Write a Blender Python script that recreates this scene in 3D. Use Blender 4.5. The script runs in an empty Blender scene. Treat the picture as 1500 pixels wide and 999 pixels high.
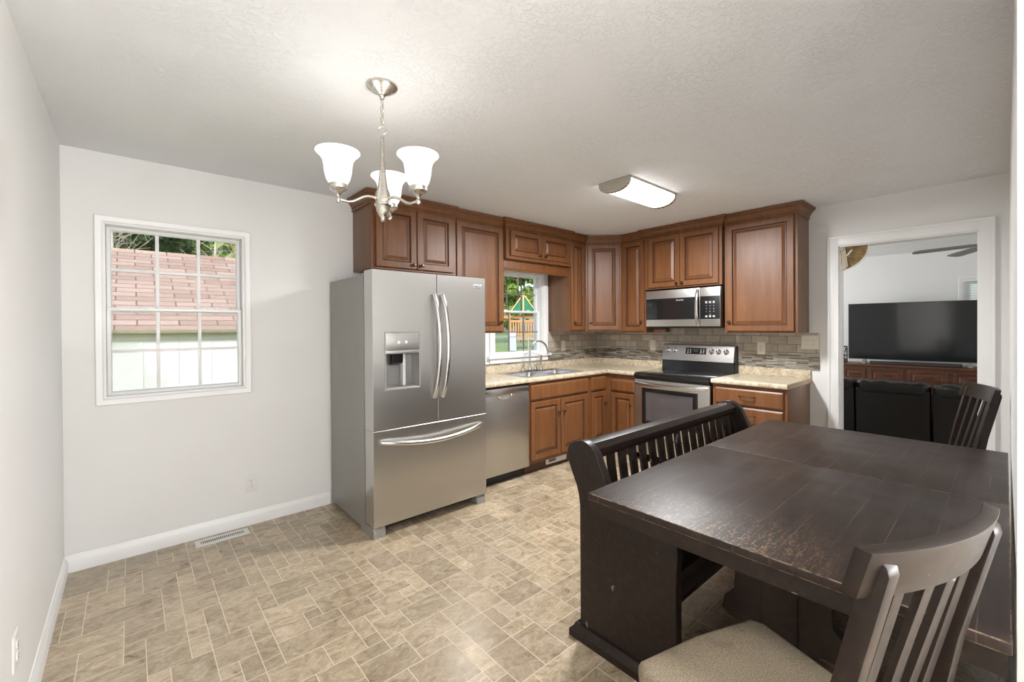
import bpy, bmesh, math, random
from mathutils import Vector, Matrix, Euler
from math import sin, cos, pi, radians

random.seed(11)
SC = bpy.context.scene
COL = SC.collection

# ------------------------------------------------------------------ camera
R_ = Vector((0.75066, -0.66066, -0.00583)); F_ = Vector((0.66067, 0.75065, -0.00554))
F_.normalize(); R_ = (R_ - F_ * R_.dot(F_)).normalized(); U_ = R_.cross(F_)
cd = bpy.data.cameras.new('camera'); cam = bpy.data.objects.new('camera', cd); COL.objects.link(cam)
m = Matrix((R_, U_, -F_)).transposed().to_4x4(); m.translation = Vector((0.291, -3.543, 1.390))
cam.matrix_world = m
cd.sensor_width = 36.0; cd.lens = 635.912 / 1500 * 36.0
cd.shift_y = (482.57 - 499.5) / 1500.0
cd.clip_start = 0.02; cd.clip_end = 200
SC.camera = cam

# ------------------------------------------------------------------ light
SC.view_settings.view_transform = 'Standard'; SC.view_settings.look = 'None'
SC.view_settings.gamma = 1.0; SC.view_settings.use_curve_mapping = False
SC.view_settings.exposure = -0.1
W = bpy.data.worlds.new('sky'); SC.world = W; W.use_nodes = True
nt = W.node_tree; bg = nt.nodes['Background']
sky = nt.nodes.new('ShaderNodeTexSky'); sky.sky_type = 'NISHITA'; sky.sun_disc = False
sky.sun_elevation = radians(48); sky.sun_rotation = radians(215); sky.air_density = 1.0; sky.dust_density = 2.5
nt.links.new(sky.outputs[0], bg.inputs[0]); bg.inputs[1].default_value = 0.34
sl = bpy.data.lights.new('sun', 'SUN'); sl.energy = 3.0; sl.angle = 0.01; sl.color = (1, .95, .87)
so = bpy.data.objects.new('sun', sl); COL.objects.link(so)
so.rotation_euler = Vector((1.2, 1.0, -1.2)).to_track_quat('-Z', 'Y').to_euler()

def area(name, loc, direction, sx, sy, power, color=(1, 1, 1)):
    l = bpy.data.lights.new(name, 'AREA'); l.shape = 'RECTANGLE'; l.size = sx; l.size_y = sy; l.energy = power; l.color = color
    o = bpy.data.objects.new(name, l); COL.objects.link(o); o.location = loc
    o.rotation_euler = Vector(direction).to_track_quat('-Z', 'Y').to_euler(); return o
# added fill lamps, no window behind them: room behind the camera and living room
area('adjoining_room_fill', (1.9, -6.35, 1.35), (0.05, 1, 0.06), 3.6, 2.1, 105, (.99, .993, 1))
area('adjoining_room_fill_up', (2.6, -5.2, 1.0), (-.15, .3, 1), 1.6, 1.6, 215, (.99, .993, 1))  # added lamp facing up, brightens the ceiling
area('living_room_fill', (7.0, -.15, 1.5), (0.05, -1, 0.1), 2.4, 1.6, 56, (.97, .99, 1))
area('living_front_fill', (6.2, -6.2, 1.5), (0.1, 1, 0.1), 2.0, 1.5, 28, (.97, .99, 1))

# ------------------------------------------------------------------ materials
MATS = {}
def N(t, kind, **k):
    n = t.nodes.new(kind)
    for a, b in k.items(): setattr(n, a, b)
    return n
def base_mat(name, color, rough=0.5, metal=0.0, spec=0.5, coat=0.0):
    mt = bpy.data.materials.new(name); mt.use_nodes = True
    b = mt.node_tree.nodes['Principled BSDF']
    b.inputs['Base Color'].default_value = (*color, 1); b.inputs['Roughness'].default_value = rough
    b.inputs['Metallic'].default_value = metal; b.inputs['Specular IOR Level'].default_value = spec
    b.inputs['Coat Weight'].default_value = coat; b.inputs['Coat Roughness'].default_value = 0.4
    MATS[name] = mt
    return mt, mt.node_tree, b
def coords(t, kind='Object', scale=(1, 1, 1), rot=(0, 0, 0)):
    c = N(t, 'ShaderNodeTexCoord'); mp = N(t, 'ShaderNodeMapping')
    mp.inputs['Scale'].default_value = scale; mp.inputs['Rotation'].default_value = rot
    t.links.new(c.outputs[kind], mp.inputs[0]); return mp.outputs[0]
def noise(t, vec, scale, detail=4, rough=.55, dist=0.0):
    n = N(t, 'ShaderNodeTexNoise'); n.inputs['Scale'].default_value = scale; n.inputs['Detail'].default_value = detail
    n.inputs['Roughness'].default_value = rough; n.inputs['Distortion'].default_value = dist
    t.links.new(vec, n.inputs['Vector']); return n.outputs['Fac']
def ramp(t, fac, stops):
    r = N(t, 'ShaderNodeValToRGB'); e = r.color_ramp.elements
    while len(e) < len(stops): e.new(.5)
    for i, (p, c) in enumerate(stops): e[i].position = p; e[i].color = (*c, 1) if len(c) == 3 else c
    t.links.new(fac, r.inputs[0]); return r.outputs[0]
def bump(t, b, h, strength=.2, dist=.01):
    n = N(t, 'ShaderNodeBump'); n.inputs['Strength'].default_value = strength; n.inputs['Distance'].default_value = dist
    t.links.new(h, n.inputs['Height']); t.links.new(n.outputs[0], b.inputs['Normal'])
def mixc(t, f, a, b, mode='MIX'):
    n = N(t, 'ShaderNodeMix', data_type='RGBA', blend_type=mode)
    for s, v in ((n.inputs[0], f), (n.inputs[6], a), (n.inputs[7], b)):
        if isinstance(v, (int, float)): s.default_value = v
        elif isinstance(v, tuple): s.default_value = (*v, 1)
        else: t.links.new(v, s)
    return n.outputs[2]
def math_(t, op, a, b=0.0):
    n = N(t, 'ShaderNodeMath', operation=op)
    for s, v in ((n.inputs[0], a), (n.inputs[1], b)):
        if isinstance(v, (int, float)): s.default_value = v
        else: t.links.new(v, s)
    return n.outputs[0]
def simple(name, color, rough=.5, metal=0., spec=.5, var=.06, vs=8, coat=0., bmp=0., bs=200):
    mt, t, b = base_mat(name, color, rough, metal, spec, coat)
    f = noise(t, coords(t), vs, 3)
    c = ramp(t, f, [(.3, tuple(x * (1 - var) for x in color)), (.7, tuple(min(1, x * (1 + var)) for x in color))])
    t.links.new(c, b.inputs['Base Color'])
    if bmp: bump(t, b, noise(t, coords(t), bs, 2), bmp, .002)
    return mt

wall_m = simple('wall_paint', (.84, .834, .818), .55, spec=.35, var=.012, vs=2, bmp=.12, bs=160)
trim_m = simple('trim_paint', (.88, .88, .87), .32, var=.01, vs=5)
vinyl_m = simple('window_vinyl', (.86, .86, .85), .3, var=.01)
mt, t, b = base_mat('ceiling_texture', (.85, .865, .88), .75, spec=.2)
v = coords(t); n1 = noise(t, v, 38, 6, .65, .8); n2 = noise(t, v, 3.2, 3)
h = math_(t, 'MULTIPLY', ramp(t, n1, [(.46, (0, 0, 0)), (.54, (1, 1, 1))]), ramp(t, n2, [(.38, (.15,) * 3), (.62, (1,) * 3)]))
bump(t, b, h, .5, .005); ceil_m = mt

mt, t, b = base_mat('vinyl_floor_tile', (.4, .33, .24), .34, spec=.45, coat=.35)
b.inputs['Coat Roughness'].default_value = .2
a = N(t, 'ShaderNodeAttribute', attribute_name='tone'); v = coords(t)
vv = N(t, 'ShaderNodeVectorMath', operation='ADD'); t.links.new(v, vv.inputs[0]); t.links.new(a.outputs['Color'], vv.inputs[1])
mp = N(t, 'ShaderNodeMapping'); mp.inputs['Scale'].default_value = (1, 1.5, 1); mp.inputs['Rotation'].default_value = (0, 0, .5); t.links.new(vv.outputs[0], mp.inputs[0])
f = noise(t, mp.outputs[0], 11, 8, .74, 1.2); f2 = noise(t, mp.outputs[0], 60, 4, .7)
s_ = math_(t, 'ADD', math_(t, 'MULTIPLY', f, .75), math_(t, 'MULTIPLY', f2, .25))
c1 = ramp(t, s_, [(.36, (.245, .182, .113)), (.47, (.410, .318, .210)), (.56, (.52, .422, .30)), (.66, (.66, .56, .44))])
tone = N(t, 'ShaderNodeSeparateColor'); t.links.new(a.outputs['Color'], tone.inputs[0])
k = ramp(t, tone.outputs[0], [(0, (.78, .775, .76)), (.75, (1.04, 1.04, 1.04)), (1, (1.16, 1.16, 1.15))])
c2 = mixc(t, 1.0, c1, k, 'MULTIPLY'); t.links.new(c2, b.inputs['Base Color'])
t.links.new(ramp(t, f, [(.3, (.26,) * 3), (.7, (.36,) * 3)]), b.inputs['Roughness']); bump(t, b, f2, .06, .002); floor_m = mt
grout_m = simple('floor_grout', (.76, .67, .54), .45, var=.05)
carpet_m = simple('living_carpet', (.42, .37, .31), .95, var=.12, vs=60)

def wood(name, dark, mid, light, rough=.42, sc=(9, 9, .9), coat=.2, spec=.45):
    mt, t, b = base_mat(name, mid, rough, spec=spec, coat=coat)
    v = coords(t, scale=sc); f = noise(t, v, 2.2, 6, .62, .7); g = noise(t, coords(t, scale=(sc[0] * 9, sc[1] * 9, sc[2] * 4)), 2.0, 3)
    s = math_(t, 'ADD', math_(t, 'MULTIPLY', f, .78), math_(t, 'MULTIPLY', g, .22))
    t.links.new(ramp(t, s, [(.30, dark), (.50, mid), (.70, light)]), b.inputs['Base Color'])
    bump(t, b, g, .04, .001)
    return mt
cherry = wood('stained_cabinet_wood', (.135, .049, .0155), (.180, .069, .022), (.222, .092, .033), coat=.15)
cherry_side = wood('cabinet_side_veneer', (.125, .058, .026), (.165, .080, .038), (.20, .102, .05), rough=.4, coat=.15)
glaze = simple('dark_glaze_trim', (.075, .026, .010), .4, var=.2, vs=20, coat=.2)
buffet_w = wood('media_console_wood', (.055, .017, .007), (.105, .036, .014), (.16, .062, .025), sc=(9, .9, 9))

mt, t, b = base_mat('worn_espresso_wood', (.03, .018, .013), .36, spec=.28, coat=.02)
v = coords(t); f = noise(t, coords(t, scale=(1.2, 12, 12)), 3, 5, .6, .4)
c = ramp(t, f, [(.3, (.0125, .0075, .0058)), (.55, (.021, .0132, .010)), (.75, (.034, .022, .016))])
w1 = noise(t, coords(t, scale=(1.5, 40, 1.5)), 5, 4, .7); w2 = noise(t, v, 7, 4, .65)
wear = math_(t, 'MULTIPLY', ramp(t, w1, [(.66, (0,) * 3), (.78, (1,) * 3)]), ramp(t, w2, [(.55, (0,) * 3), (.66, (1,) * 3)]))
c = mixc(t, math_(t, 'MULTIPLY', wear, .6), c, (.20, .12, .06)); chip = ramp(t, noise(t, v, 16, 2, .5), [(.725, (0,) * 3), (.74, (1,) * 3)]); c = mixc(t, math_(t, 'MULTIPLY', chip, .7), c, (.26, .25, .24))
t.links.new(c, b.inputs['Base Color'])
t.links.new(ramp(t, w2, [(.3, (.32,) * 3), (.7, (.45,) * 3)]), b.inputs['Roughness']); espresso = mt
mt, t, b = base_mat('worn_bare_edge', (.16, .105, .065), .5)
t.links.new(ramp(t, noise(t, coords(t), 24, 5, .7), [(.44, (.03, .019, .014)), (.54, (.19, .125, .08))]), b.inputs['Base Color']); edge_wear = mt

# table top: plank lines along its length, and rubbed through near the front edge
mt, t, b = base_mat('worn_table_top', (.03, .018, .013), .42, spec=.33, coat=.02)
b.inputs['Coat Roughness'].default_value = .22
f = noise(t, coords(t, scale=(1.0, 14, 12)), 3, 5, .6, .4)
c = ramp(t, f, [(.3, (.017, .0095, .007)), (.55, (.028, .0165, .012)), (.75, (.046, .028, .020))])
sx = N(t, 'ShaderNodeSeparateXYZ'); t.links.new(coords(t), sx.inputs[0])
fr = math_(t, 'FRACT', math_(t, 'MULTIPLY', sx.outputs[1], 10.5)); line = math_(t, 'LESS_THAN', fr, .025)
line = math_(t, 'MULTIPLY', line, ramp(t, noise(t, coords(t, scale=(2, 6, 1)), 3, 3), [(.4, (0,) * 3), (.6, (1,) * 3)]))
c = mixc(t, math_(t, 'MULTIPLY', line, .55), c, (.17, .125, .09))
zone = N(t, 'ShaderNodeMapRange'); t.links.new(sx.outputs[0], zone.inputs[0])
for i, q in enumerate((-.935, -.62, 1.0, 0.0)): zone.inputs[i + 1].default_value = q
zone2 = N(t, 'ShaderNodeMapRange'); t.links.new(math_(t, 'ABSOLUTE', math_(t, 'SUBTRACT', sx.outputs[1], .10)), zone2.inputs[0])
for i, q in enumerate((.20, .36, 1.0, 0.0)): zone2.inputs[i + 1].default_value = q
zz = math_(t, 'MULTIPLY', zone.outputs[0], zone2.outputs[0])
w1 = noise(t, coords(t, scale=(8, 44, 1)), 3.4, 6, .75); w2 = noise(t, coords(t), 110, 3, .7)
geo = N(t, 'ShaderNodeNewGeometry'); gs = N(t, 'ShaderNodeSeparateXYZ'); t.links.new(geo.outputs['Normal'], gs.inputs[0]); zz = math_(t, 'MULTIPLY', zz, math_(t, 'GREATER_THAN', gs.outputs[2], .5))
wm = math_(t, 'ADD', math_(t, 'MULTIPLY', w1, .6), math_(t, 'MULTIPLY', w2, .4))
wm = math_(t, 'MULTIPLY', ramp(t, wm, [(.515, (0,) * 3), (.585, (1,) * 3)]), zz)
c = mixc(t, math_(t, 'MULTIPLY', wm, .85), c, (.30, .17, .075))
fine = ramp(t, noise(t, coords(t, scale=(3, 60, 1)), 6, 3, .7), [(.68, (0,) * 3), (.75, (1,) * 3)])
c = mixc(t, math_(t, 'MULTIPLY', fine, .30), c, (.13, .09, .065))
t.links.new(c, b.inputs['Base Color'])
t.links.new(ramp(t, noise(t, coords(t), 4, 3), [(.3, (.36,) * 3), (.7, (.48,) * 3)]), b.inputs['Roughness']); table_m = mt

def brushed(name, color, rough, axis=(1, 1, 60), metal=1.0):
    mt, t, b = base_mat(name, color, rough, metal)
    f = noise(t, coords(t, scale=axis), 14, 3, .6)
    t.links.new(ramp(t, f, [(.3, tuple(x * .96 for x in color)), (.7, tuple(min(1, x * 1.04) for x in color))]), b.inputs['Base Color'])
    t.links.new(ramp(t, f, [(.3, (rough - .03,) * 3), (.7, (rough + .03,) * 3)]), b.inputs['Roughness'])
    b.inputs['Anisotropic'].default_value = .5
    return mt
steel = brushed('brushed_stainless', (.57, .56, .54), .33)
steel_h = brushed('polished_handle_steel', (.66, .65, .63), .2)
sink_steel = brushed('sink_steel', (.62, .62, .62), .22)
nickel = brushed('satin_nickel', (.60, .57, .52), .27)
fridge_side = simple('fridge_side_paint', (.30, .29, .265), .42, metal=.25, var=.03)
grey_plastic = simple('grey_plastic', (.30, .295, .28), .4, var=.04)
black_glass = simple('black_glass', (.006, .006, .007), .06, var=.1, coat=.5)
black_enamel = simple('black_enamel', (.012, .012, .013), .22, var=.1)
black_plastic = simple('black_plastic', (.014, .014, .015), .45, var=.1)
oven_glass = simple('oven_window_glass', (.085, .075, .078), .12, var=.12, coat=.4)
bronze = simple('knob_bronze', (.10, .075, .055), .3, metal=.9, var=.1)
ivory = simple('ivory_plate', (.74, .70, .60), .35, var=.02)
white_pl = simple('white_plate', (.82, .81, .79), .3, var=.02)
slot_m = simple('dark_slot', (.05, .048, .045), .6)
mark_m = simple('printed_mark', (.75, .75, .74), .5)
grey_mark = simple('grey_print', (.16, .155, .15), .5)
tv_glass = simple('tv_screen_glass', (.016, .018, .018), .09, var=.02, coat=.0)
leather = simple('black_leather', (.0075, .006, .0055), .38, var=.2, vs=14, bmp=.10, bs=120, spec=.36)
red_strip = simple('amber_capiz', (.47, .34, .17), .3, var=.35, vs=22, coat=.4)
cord_m = simple('natural_cord', (.60, .54, .43), .8, var=.15)
cream_rim = simple('cream_rim', (.72, .70, .64), .3)

mt, t, b = base_mat('laminate_counter', (.6, .5, .35), .30, spec=.5)
v = coords(t); f = noise(t, v, 26, 7, .72, .5); g = noise(t, v, 95, 2)
c = ramp(t, f, [(.32, (.30, .22, .135)), (.44, (.52, .43, .30)), (.56, (.66, .575, .43)), (.72, (.74, .68, .55))])
c = mixc(t, ramp(t, g, [(.60, (0,) * 3), (.68, (.5,) * 3)]), c, (.36, .28, .19)); t.links.new(c, b.inputs['Base Color']); counter_m = mt

def tile_mat(name, swap, bw, bh, stops, mortar, msize, rough, offset=.5, squash=1.0):
    mt, t, b = base_mat(name, stops[0][1], rough, coat=.3)
    s = N(t, 'ShaderNodeSeparateXYZ'); t.links.new(coords(t), s.inputs[0]); cb = N(t, 'ShaderNodeCombineXYZ')
    t.links.new(s.outputs[1 if swap else 0], cb.inputs[0]); t.links.new(s.outputs[2], cb.inputs[1])
    br = N(t, 'ShaderNodeTexBrick'); br.offset = offset; br.squash = squash; br.squash_frequency = 3
    t.links.new(cb.outputs[0], br.inputs[0])
    for q, w in (('Color1', (0, 0, 0, 1)), ('Color2', (1, 1, 1, 1)), ('Mortar', (.5, .5, .5, 1))): br.inputs[q].default_value = w
    br.inputs['Scale'].default_value = 1; br.inputs['Mortar Size'].default_value = msize
    br.inputs['Brick Width'].default_value = bw; br.inputs['Row Height'].default_value = bh; br.inputs['Mortar Smooth'].default_value = .1
    c = ramp(t, br.outputs[0], stops)
    nn = ramp(t, noise(t, cb.outputs[0], 18, 5, .65), [(.3, (.85,) * 3), (.7, (1.13,) * 3)])
    c = mixc(t, 1.0, c, nn, 'MULTIPLY'); c = mixc(t, br.outputs[1], c, mortar); t.links.new(c, b.inputs['Base Color'])
    t.links.new(ramp(t, br.outputs[1], [(0, (rough,) * 3), (1, (.8,) * 3)]), b.inputs['Roughness'])
    bump(t, b, math_(t, 'SUBTRACT', 1.0, br.outputs[1]), .5, .002)
    return mt
SUB = [(0, (.37, .32, .255)), (.5, (.46, .405, .33)), (1, (.54, .48, .40))]
MOS = [(0, (.055, .045, .036)), (.25, (.15, .12, .09)), (.45, (.30, .27, .22)), (.6, (.20, .20, .18)), (.8, (.42, .40, .34)), (1, (.27, .19, .12))]
subway_x = tile_mat('subway_tile_back', False, .152, .076, SUB, (.24, .195, .15), .0035, .2)
subway_y = tile_mat('subway_tile_side', True, .152, .076, SUB, (.24, .195, .15), .0035, .2)
mosaic_x = tile_mat('mosaic_strip_back', False, .095, .0135, MOS, (.25, .22, .18), .0014, .2, .37)
mosaic_y = tile_mat('mosaic_strip_side', True, .095, .0135, MOS, (.25, .22, .18), .0014, .2, .37)
shingle = tile_mat('roof_shingles', False, .42, .15, [(0, (.33, .225, .165)), (.5, (.39, .28, .21)), (1, (.45, .335, .26))], (.15, .10, .075), .009, .8)

mt, t, b = base_mat('tan_seat_fabric', (.34, .27, .19), .9, spec=.2)
v = coords(t); f = noise(t, v, 260, 2); g = noise(t, v, 9, 4, .7)
c = ramp(t, f, [(.35, (.215, .168, .112)), (.65, (.34, .28, .205))]); c = mixc(t, ramp(t, g, [(.56, (0,) * 3), (.68, (.5,) * 3)]), c, (.16, .12, .08))
t.links.new(c, b.inputs['Base Color']); bump(t, b, f, .4, .002); fabric = mt

mt, t, b = base_mat('window_glass', (1, 1, 1), .0)
out = t.nodes['Material Output']; t.nodes.remove(b)
tr = N(t, 'ShaderNodeBsdfTransparent'); gl = N(t, 'ShaderNodeBsdfGlossy'); gl.inputs['Roughness'].default_value = .02
mx = N(t, 'ShaderNodeMixShader'); fz = N(t, 'ShaderNodeFresnel'); fz.inputs[0].default_value = 1.14
t.links.new(fz.outputs[0], mx.inputs[0]); t.links.new(tr.outputs[0], mx.inputs[1]); t.links.new(gl.outputs[0], mx.inputs[2]); t.links.new(mx.outputs[0], out.inputs[0]); glass_m = mt

def emis(name, color, strength, rough=.3, base=(.8, .79, .77)):
    mt, t, b = base_mat(name, base, rough)
    f = noise(t, coords(t), 12, 3)
    t.links.new(ramp(t, f, [(.3, tuple(x * .97 for x in color)), (.7, color)]), b.inputs['Emission Color'])
    b.inputs['Emission Strength'].default_value = strength; return mt
shade_glow = emis('lit_frosted_glass', (1, .98, .95), .72)
bulb_glow = emis('lit_bulb', (1, .93, .80), 6.0)
diffuser_glow = emis('lit_diffuser', (1, .99, .97), 7.0)
display_glow = emis('clock_display', (.10, .22, .16), .25, base=(.01, .012, .011))

def leaf_mat(name, cols):
    mt, t, b = base_mat(name, cols[1], .55, spec=.3)
    f = noise(t, coords(t), 3.2, 5, .8); t.links.new(ramp(t, f, [(.30, cols[0]), (.5, cols[1]), (.68, cols[2])]), b.inputs['Base Color'])
    out = t.nodes['Material Output']; tl = N(t, 'ShaderNodeBsdfTranslucent'); mx = N(t, 'ShaderNodeMixShader'); mx.inputs[0].default_value = .35
    tl.inputs[0].default_value = (*cols[2], 1)
    t.links.new(b.outputs[0], mx.inputs[1]); t.links.new(tl.outputs[0], mx.inputs[2]); t.links.new(mx.outputs[0], out.inputs[0]); return mt
leaf_green = leaf_mat('green_leaves', [(.09, .17, .03), (.25, .39, .09), (.52, .62, .22)])
leaf_dark = leaf_mat('dark_leaves', [(.03, .06, .02), (.09, .15, .05), (.22, .27, .11)])
leaf_yellow = leaf_mat('yellow_green_leaves', [(.12, .14, .02), (.32, .33, .06), (.60, .56, .15)])
bark = simple('bark', (.22, .17, .13), .9, var=.3, vs=20)
pale_bark = simple('pale_bare_twigs', (.62, .56, .48), .85, var=.2, vs=20)
grass_m = simple('lawn_grass', (.20, .30, .07), .9, var=.45, vs=5)
siding = simple('white_siding', (.86, .86, .84), .6, var=.02)
gutter_m = simple('olive_gutter', (.28, .25, .16), .5)
eave_shade_m = simple('beige_eave_shade', (.50, .46, .37), .6)  # shade under the eave as a beige colour
cedar = simple('playset_cedar', (.52, .27, .12), .7, var=.2, vs=14)
cedar_l = simple('playset_light_timber', (.66, .52, .24), .7, var=.15, vs=14)
tarp = simple('green_tarp', (.012, .20, .10), .5, var=.15)
slide_m = simple('pale_blue_plastic', (.50, .62, .74), .35)
galv = simple('galvanised_wire', (.55, .56, .57), .4, metal=.6)
blind_m = simple('white_blind_slat', (.80, .80, .79), .4, var=.02)

# ------------------------------------------------------------------ mesh helpers
class MB:
    """Collects shapes (given in world or local coordinates, less the origin o) into one mesh."""
    def __init__(s, o=(0, 0, 0)):
        s.bm = bmesh.new(); s.o = Vector(o)
    def _merge(s, tb, M=None, mi=0, dk=()):
        if M is not None: bmesh.ops.transform(tb, matrix=M, verts=tb.verts)
        bmesh.ops.translate(tb, vec=-s.o, verts=tb.verts)
        for f in tb.faces: f.material_index = 1 if f.index in dk else mi
        me = bpy.data.meshes.new('tmp'); tb.to_mesh(me); tb.free(); s.bm.from_mesh(me); bpy.data.meshes.remove(me); return s
    def box(s, x0, x1, y0, y1, z0, z1, bev=0.0, seg=2, M=None, mi=0):
        tb = bmesh.new(); bmesh.ops.create_cube(tb, size=1)
        for v in tb.verts:
            v.co = Vector(((x0 + x1) / 2 + v.co.x * (x1 - x0), (y0 + y1) / 2 + v.co.y * (y1 - y0), (z0 + z1) / 2 + v.co.z * (z1 - z0)))
        if bev: bmesh.ops.bevel(tb, geom=tb.edges[:], offset=bev, segments=seg, profile=.6, affect='EDGES')
        bmesh.ops.recalc_face_normals(tb, faces=tb.faces)
        return s._merge(tb, M, mi)
    def prism(s, poly, axis, a0, a1, bev=0.0, seg=2, M=None, mi=0):
        tb = bmesh.new(); ring = []
        def P(p, a):
            return Vector((a, p[0], p[1])) if axis == 'x' else Vector((p[0], a, p[1])) if axis == 'y' else Vector((p[0], p[1], a))
        A = [tb.verts.new(P(p, a0)) for p in poly]; B = [tb.verts.new(P(p, a1)) for p in poly]; n = len(poly)
        fa = tb.faces.new(A); fb = tb.faces.new(B[::-1])
        for i in range(n): tb.faces.new((A[i], B[i], B[(i + 1) % n], A[(i + 1) % n]))
        bmesh.ops.recalc_face_normals(tb, faces=tb.faces)
        if bev:
            es = [e for e in tb.edges if (e.verts[0] in A and e.verts[1] in A) or (e.verts[0] in B and e.verts[1] in B)]
            bmesh.ops.bevel(tb, geom=es, offset=bev, segments=seg, profile=.6, affect='EDGES')
        bmesh.ops.triangulate(tb, faces=[f for f in tb.faces if len(f.verts) > 6])
        return s._merge(tb, M, mi)
    def lathe(s, prof, n=24, M=None, mi=0):
        tb = bmesh.new(); rings = []
        for r, z in prof:
            if r < 1e-5: rings.append([tb.verts.new((0, 0, z))])
            else: rings.append([tb.verts.new((r * cos(2 * pi * i / n), r * sin(2 * pi * i / n), z)) for i in range(n)])
        for a, b in zip(rings, rings[1:]):
            for i in range(n):
                j = (i + 1) % n
                if len(a) == 1 and len(b) == 1: continue
                if len(a) == 1: tb.faces.new((a[0], b[i], b[j]))
                elif len(b) == 1: tb.faces.new((a[i], a[j], b[0]))
                else: tb.faces.new((a[i], a[j], b[j], b[i]))
        bmesh.ops.recalc_face_normals(tb, faces=tb.faces)
        return s._merge(tb, M, mi)
    def tube(s, pts, r, n=8, closed=False, flat=None, cap=True, M=None, mi=0):
        tb = bmesh.new(); pts = [Vector(p) for p in pts]; L = len(pts); rings = []; up = None
        for i, p in enumerate(pts):
            d = (pts[(i + 1) % L] - pts[i - 1]) if closed else (pts[min(i + 1, L - 1)] - pts[max(i - 1, 0)])
            d.normalize()
            if up is None:
                up = Vector((0, 0, 1)) if abs(d.z) < .9 else Vector((1, 0, 0))
                if flat: up = Vector(flat)
            u = (up - d * up.dot(d)); u = u.normalized() if u.length > 1e-6 else d.orthogonal().normalized()
            w = d.cross(u); up = u
            rr = r[i] if isinstance(r, list) else r
            ra, rb = (rr, rr) if not isinstance(rr, tuple) else rr
            rings.append([tb.verts.new(p + u * ra * cos(2 * pi * k / n) + w * rb * sin(2 * pi * k / n)) for k in range(n)])
        for a, b in list(zip(rings, rings[1:])) + ([(rings[-1], rings[0])] if closed else []):
            for k in range(n): tb.faces.new((a[k], a[(k + 1) % n], b[(k + 1) % n], b[k]))
        if cap and not closed: tb.faces.new(rings[0][::-1]); tb.faces.new(rings[-1])
        bmesh.ops.recalc_face_normals(tb, faces=tb.faces)
        return s._merge(tb, M, mi)
    def sweep(s, path, prof, closed=False, M=None, mi=0):
        """profile (out, z) along a path in the xy plane; out is to the right of the path."""
        tb = bmesh.new(); P = [Vector((p[0], p[1])) for p in path]; L = len(P); rings = []
        for i in range(L):
            ds = []
            if closed or i > 0: ds.append((P[i] - P[i - 1]).normalized())
            if closed or i < L - 1: ds.append((P[(i + 1) % L] - P[i]).normalized())
            ns = [Vector((d.y, -d.x)) for d in ds]
            nn = ns[0] if len(ns) == 1 else (ns[0] + ns[1]) / (1 + ns[0].dot(ns[1]))
            rings.append([tb.verts.new((P[i].x + nn.x * o, P[i].y + nn.y * o, z)) for o, z in prof])
        k = len(prof)
        for a, b in list(zip(rings, rings[1:])) + ([(rings[-1], rings[0])] if closed else []):
            for j in range(k): tb.faces.new((a[j], a[(j + 1) % k], b[(j + 1) % k], b[j]))
        if not closed: tb.faces.new(rings[0]); tb.faces.new(rings[-1][::-1])
        bmesh.ops.recalc_face_normals(tb, faces=tb.faces)
        return s._merge(tb, M, mi)
    def rings(s, x0, x1, z0, z1, prof, M=None, mi=0, cap=True, y=0.0, dark=()):
        """nested rectangles in the xz plane, prof = (inset, depth toward -y): raised panels, frames."""
        tb = bmesh.new(); R = []
        for i, d in prof:
            R.append([tb.verts.new(q) for q in ((x0 + i, y - d, z0 + i), (x1 - i, y - d, z0 + i), (x1 - i, y - d, z1 - i), (x0 + i, y - d, z1 - i))])
        DK = []
        for q, (a, b) in enumerate(zip(R, R[1:])):
            for j in range(4):
                f = tb.faces.new((a[j], a[(j + 1) % 4], b[(j + 1) % 4], b[j]))
                if q in dark: DK.append(f)
        if cap: tb.faces.new(R[-1])
        if cap is True: tb.faces.new(R[0][::-1])
        if not cap:
            a, b = R[-1], R[0]
            for j in range(4): tb.faces.new((a[j], a[(j + 1) % 4], b[(j + 1) % 4], b[j]))
        bmesh.ops.recalc_face_normals(tb, faces=tb.faces)
        tb.faces.index_update(); dk = {f.index for f in DK}
        s._merge(tb, M, mi, dk); return s
    def sphere(s, c, r, M=None, seg=16, scale=(1, 1, 1), mi=0):
        tb = bmesh.new(); bmesh.ops.create_uvsphere(tb, u_segments=seg, v_segments=seg // 2, radius=r)
        for v in tb.verts: v.co = Vector((v.co.x * scale[0], v.co.y * scale[1], v.co.z * scale[2])) + Vector(c)
        return s._merge(tb, M, mi)
    def quads(s, qs, mi=0):
        for q in qs:
            f = s.bm.faces.new([s.bm.verts.new(Vector(p) - s.o) for p in q]); f.material_index = mi
        return s
    def wear(s):
        s.bm.normal_update()
        for f in s.bm.faces:
            if max(abs(c) for c in f.normal) < .97: f.material_index = 1
        return s
    def build(s, name, mat, parent=None, smooth=True, angle=35):
        me = bpy.data.meshes.new(name); s.bm.to_mesh(me); s.bm.free()
        for mm in (mat if isinstance(mat, (list, tuple)) else [mat]): me.materials.append(mm)
        if smooth:
            me.polygons.foreach_set('use_smooth', [True] * len(me.polygons)); me.set_sharp_from_angle(angle=radians(angle))
        o = bpy.data.objects.new(name, me); COL.objects.link(o)
        if parent is not None: o.parent = parent
        else: o.location = s.o
        return o
def tag(o, label=None, cat=None, group=None, kind=None):
    if label: o['label'] = label
    if cat: o['category'] = cat
    if group: o['group'] = group
    if kind: o['kind'] = kind
    return o
def thing(name, label, cat, loc=(0, 0, 0), rz=0.0, group=None):
    o = bpy.data.objects.new(name, None); COL.objects.link(o); o.location = loc; o.rotation_euler = (0, 0, rz)
    o.empty_display_size = .1
    return tag(o, label, cat, group)
def struct(o, label=None): return tag(o, label, None, None, 'structure')
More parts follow.
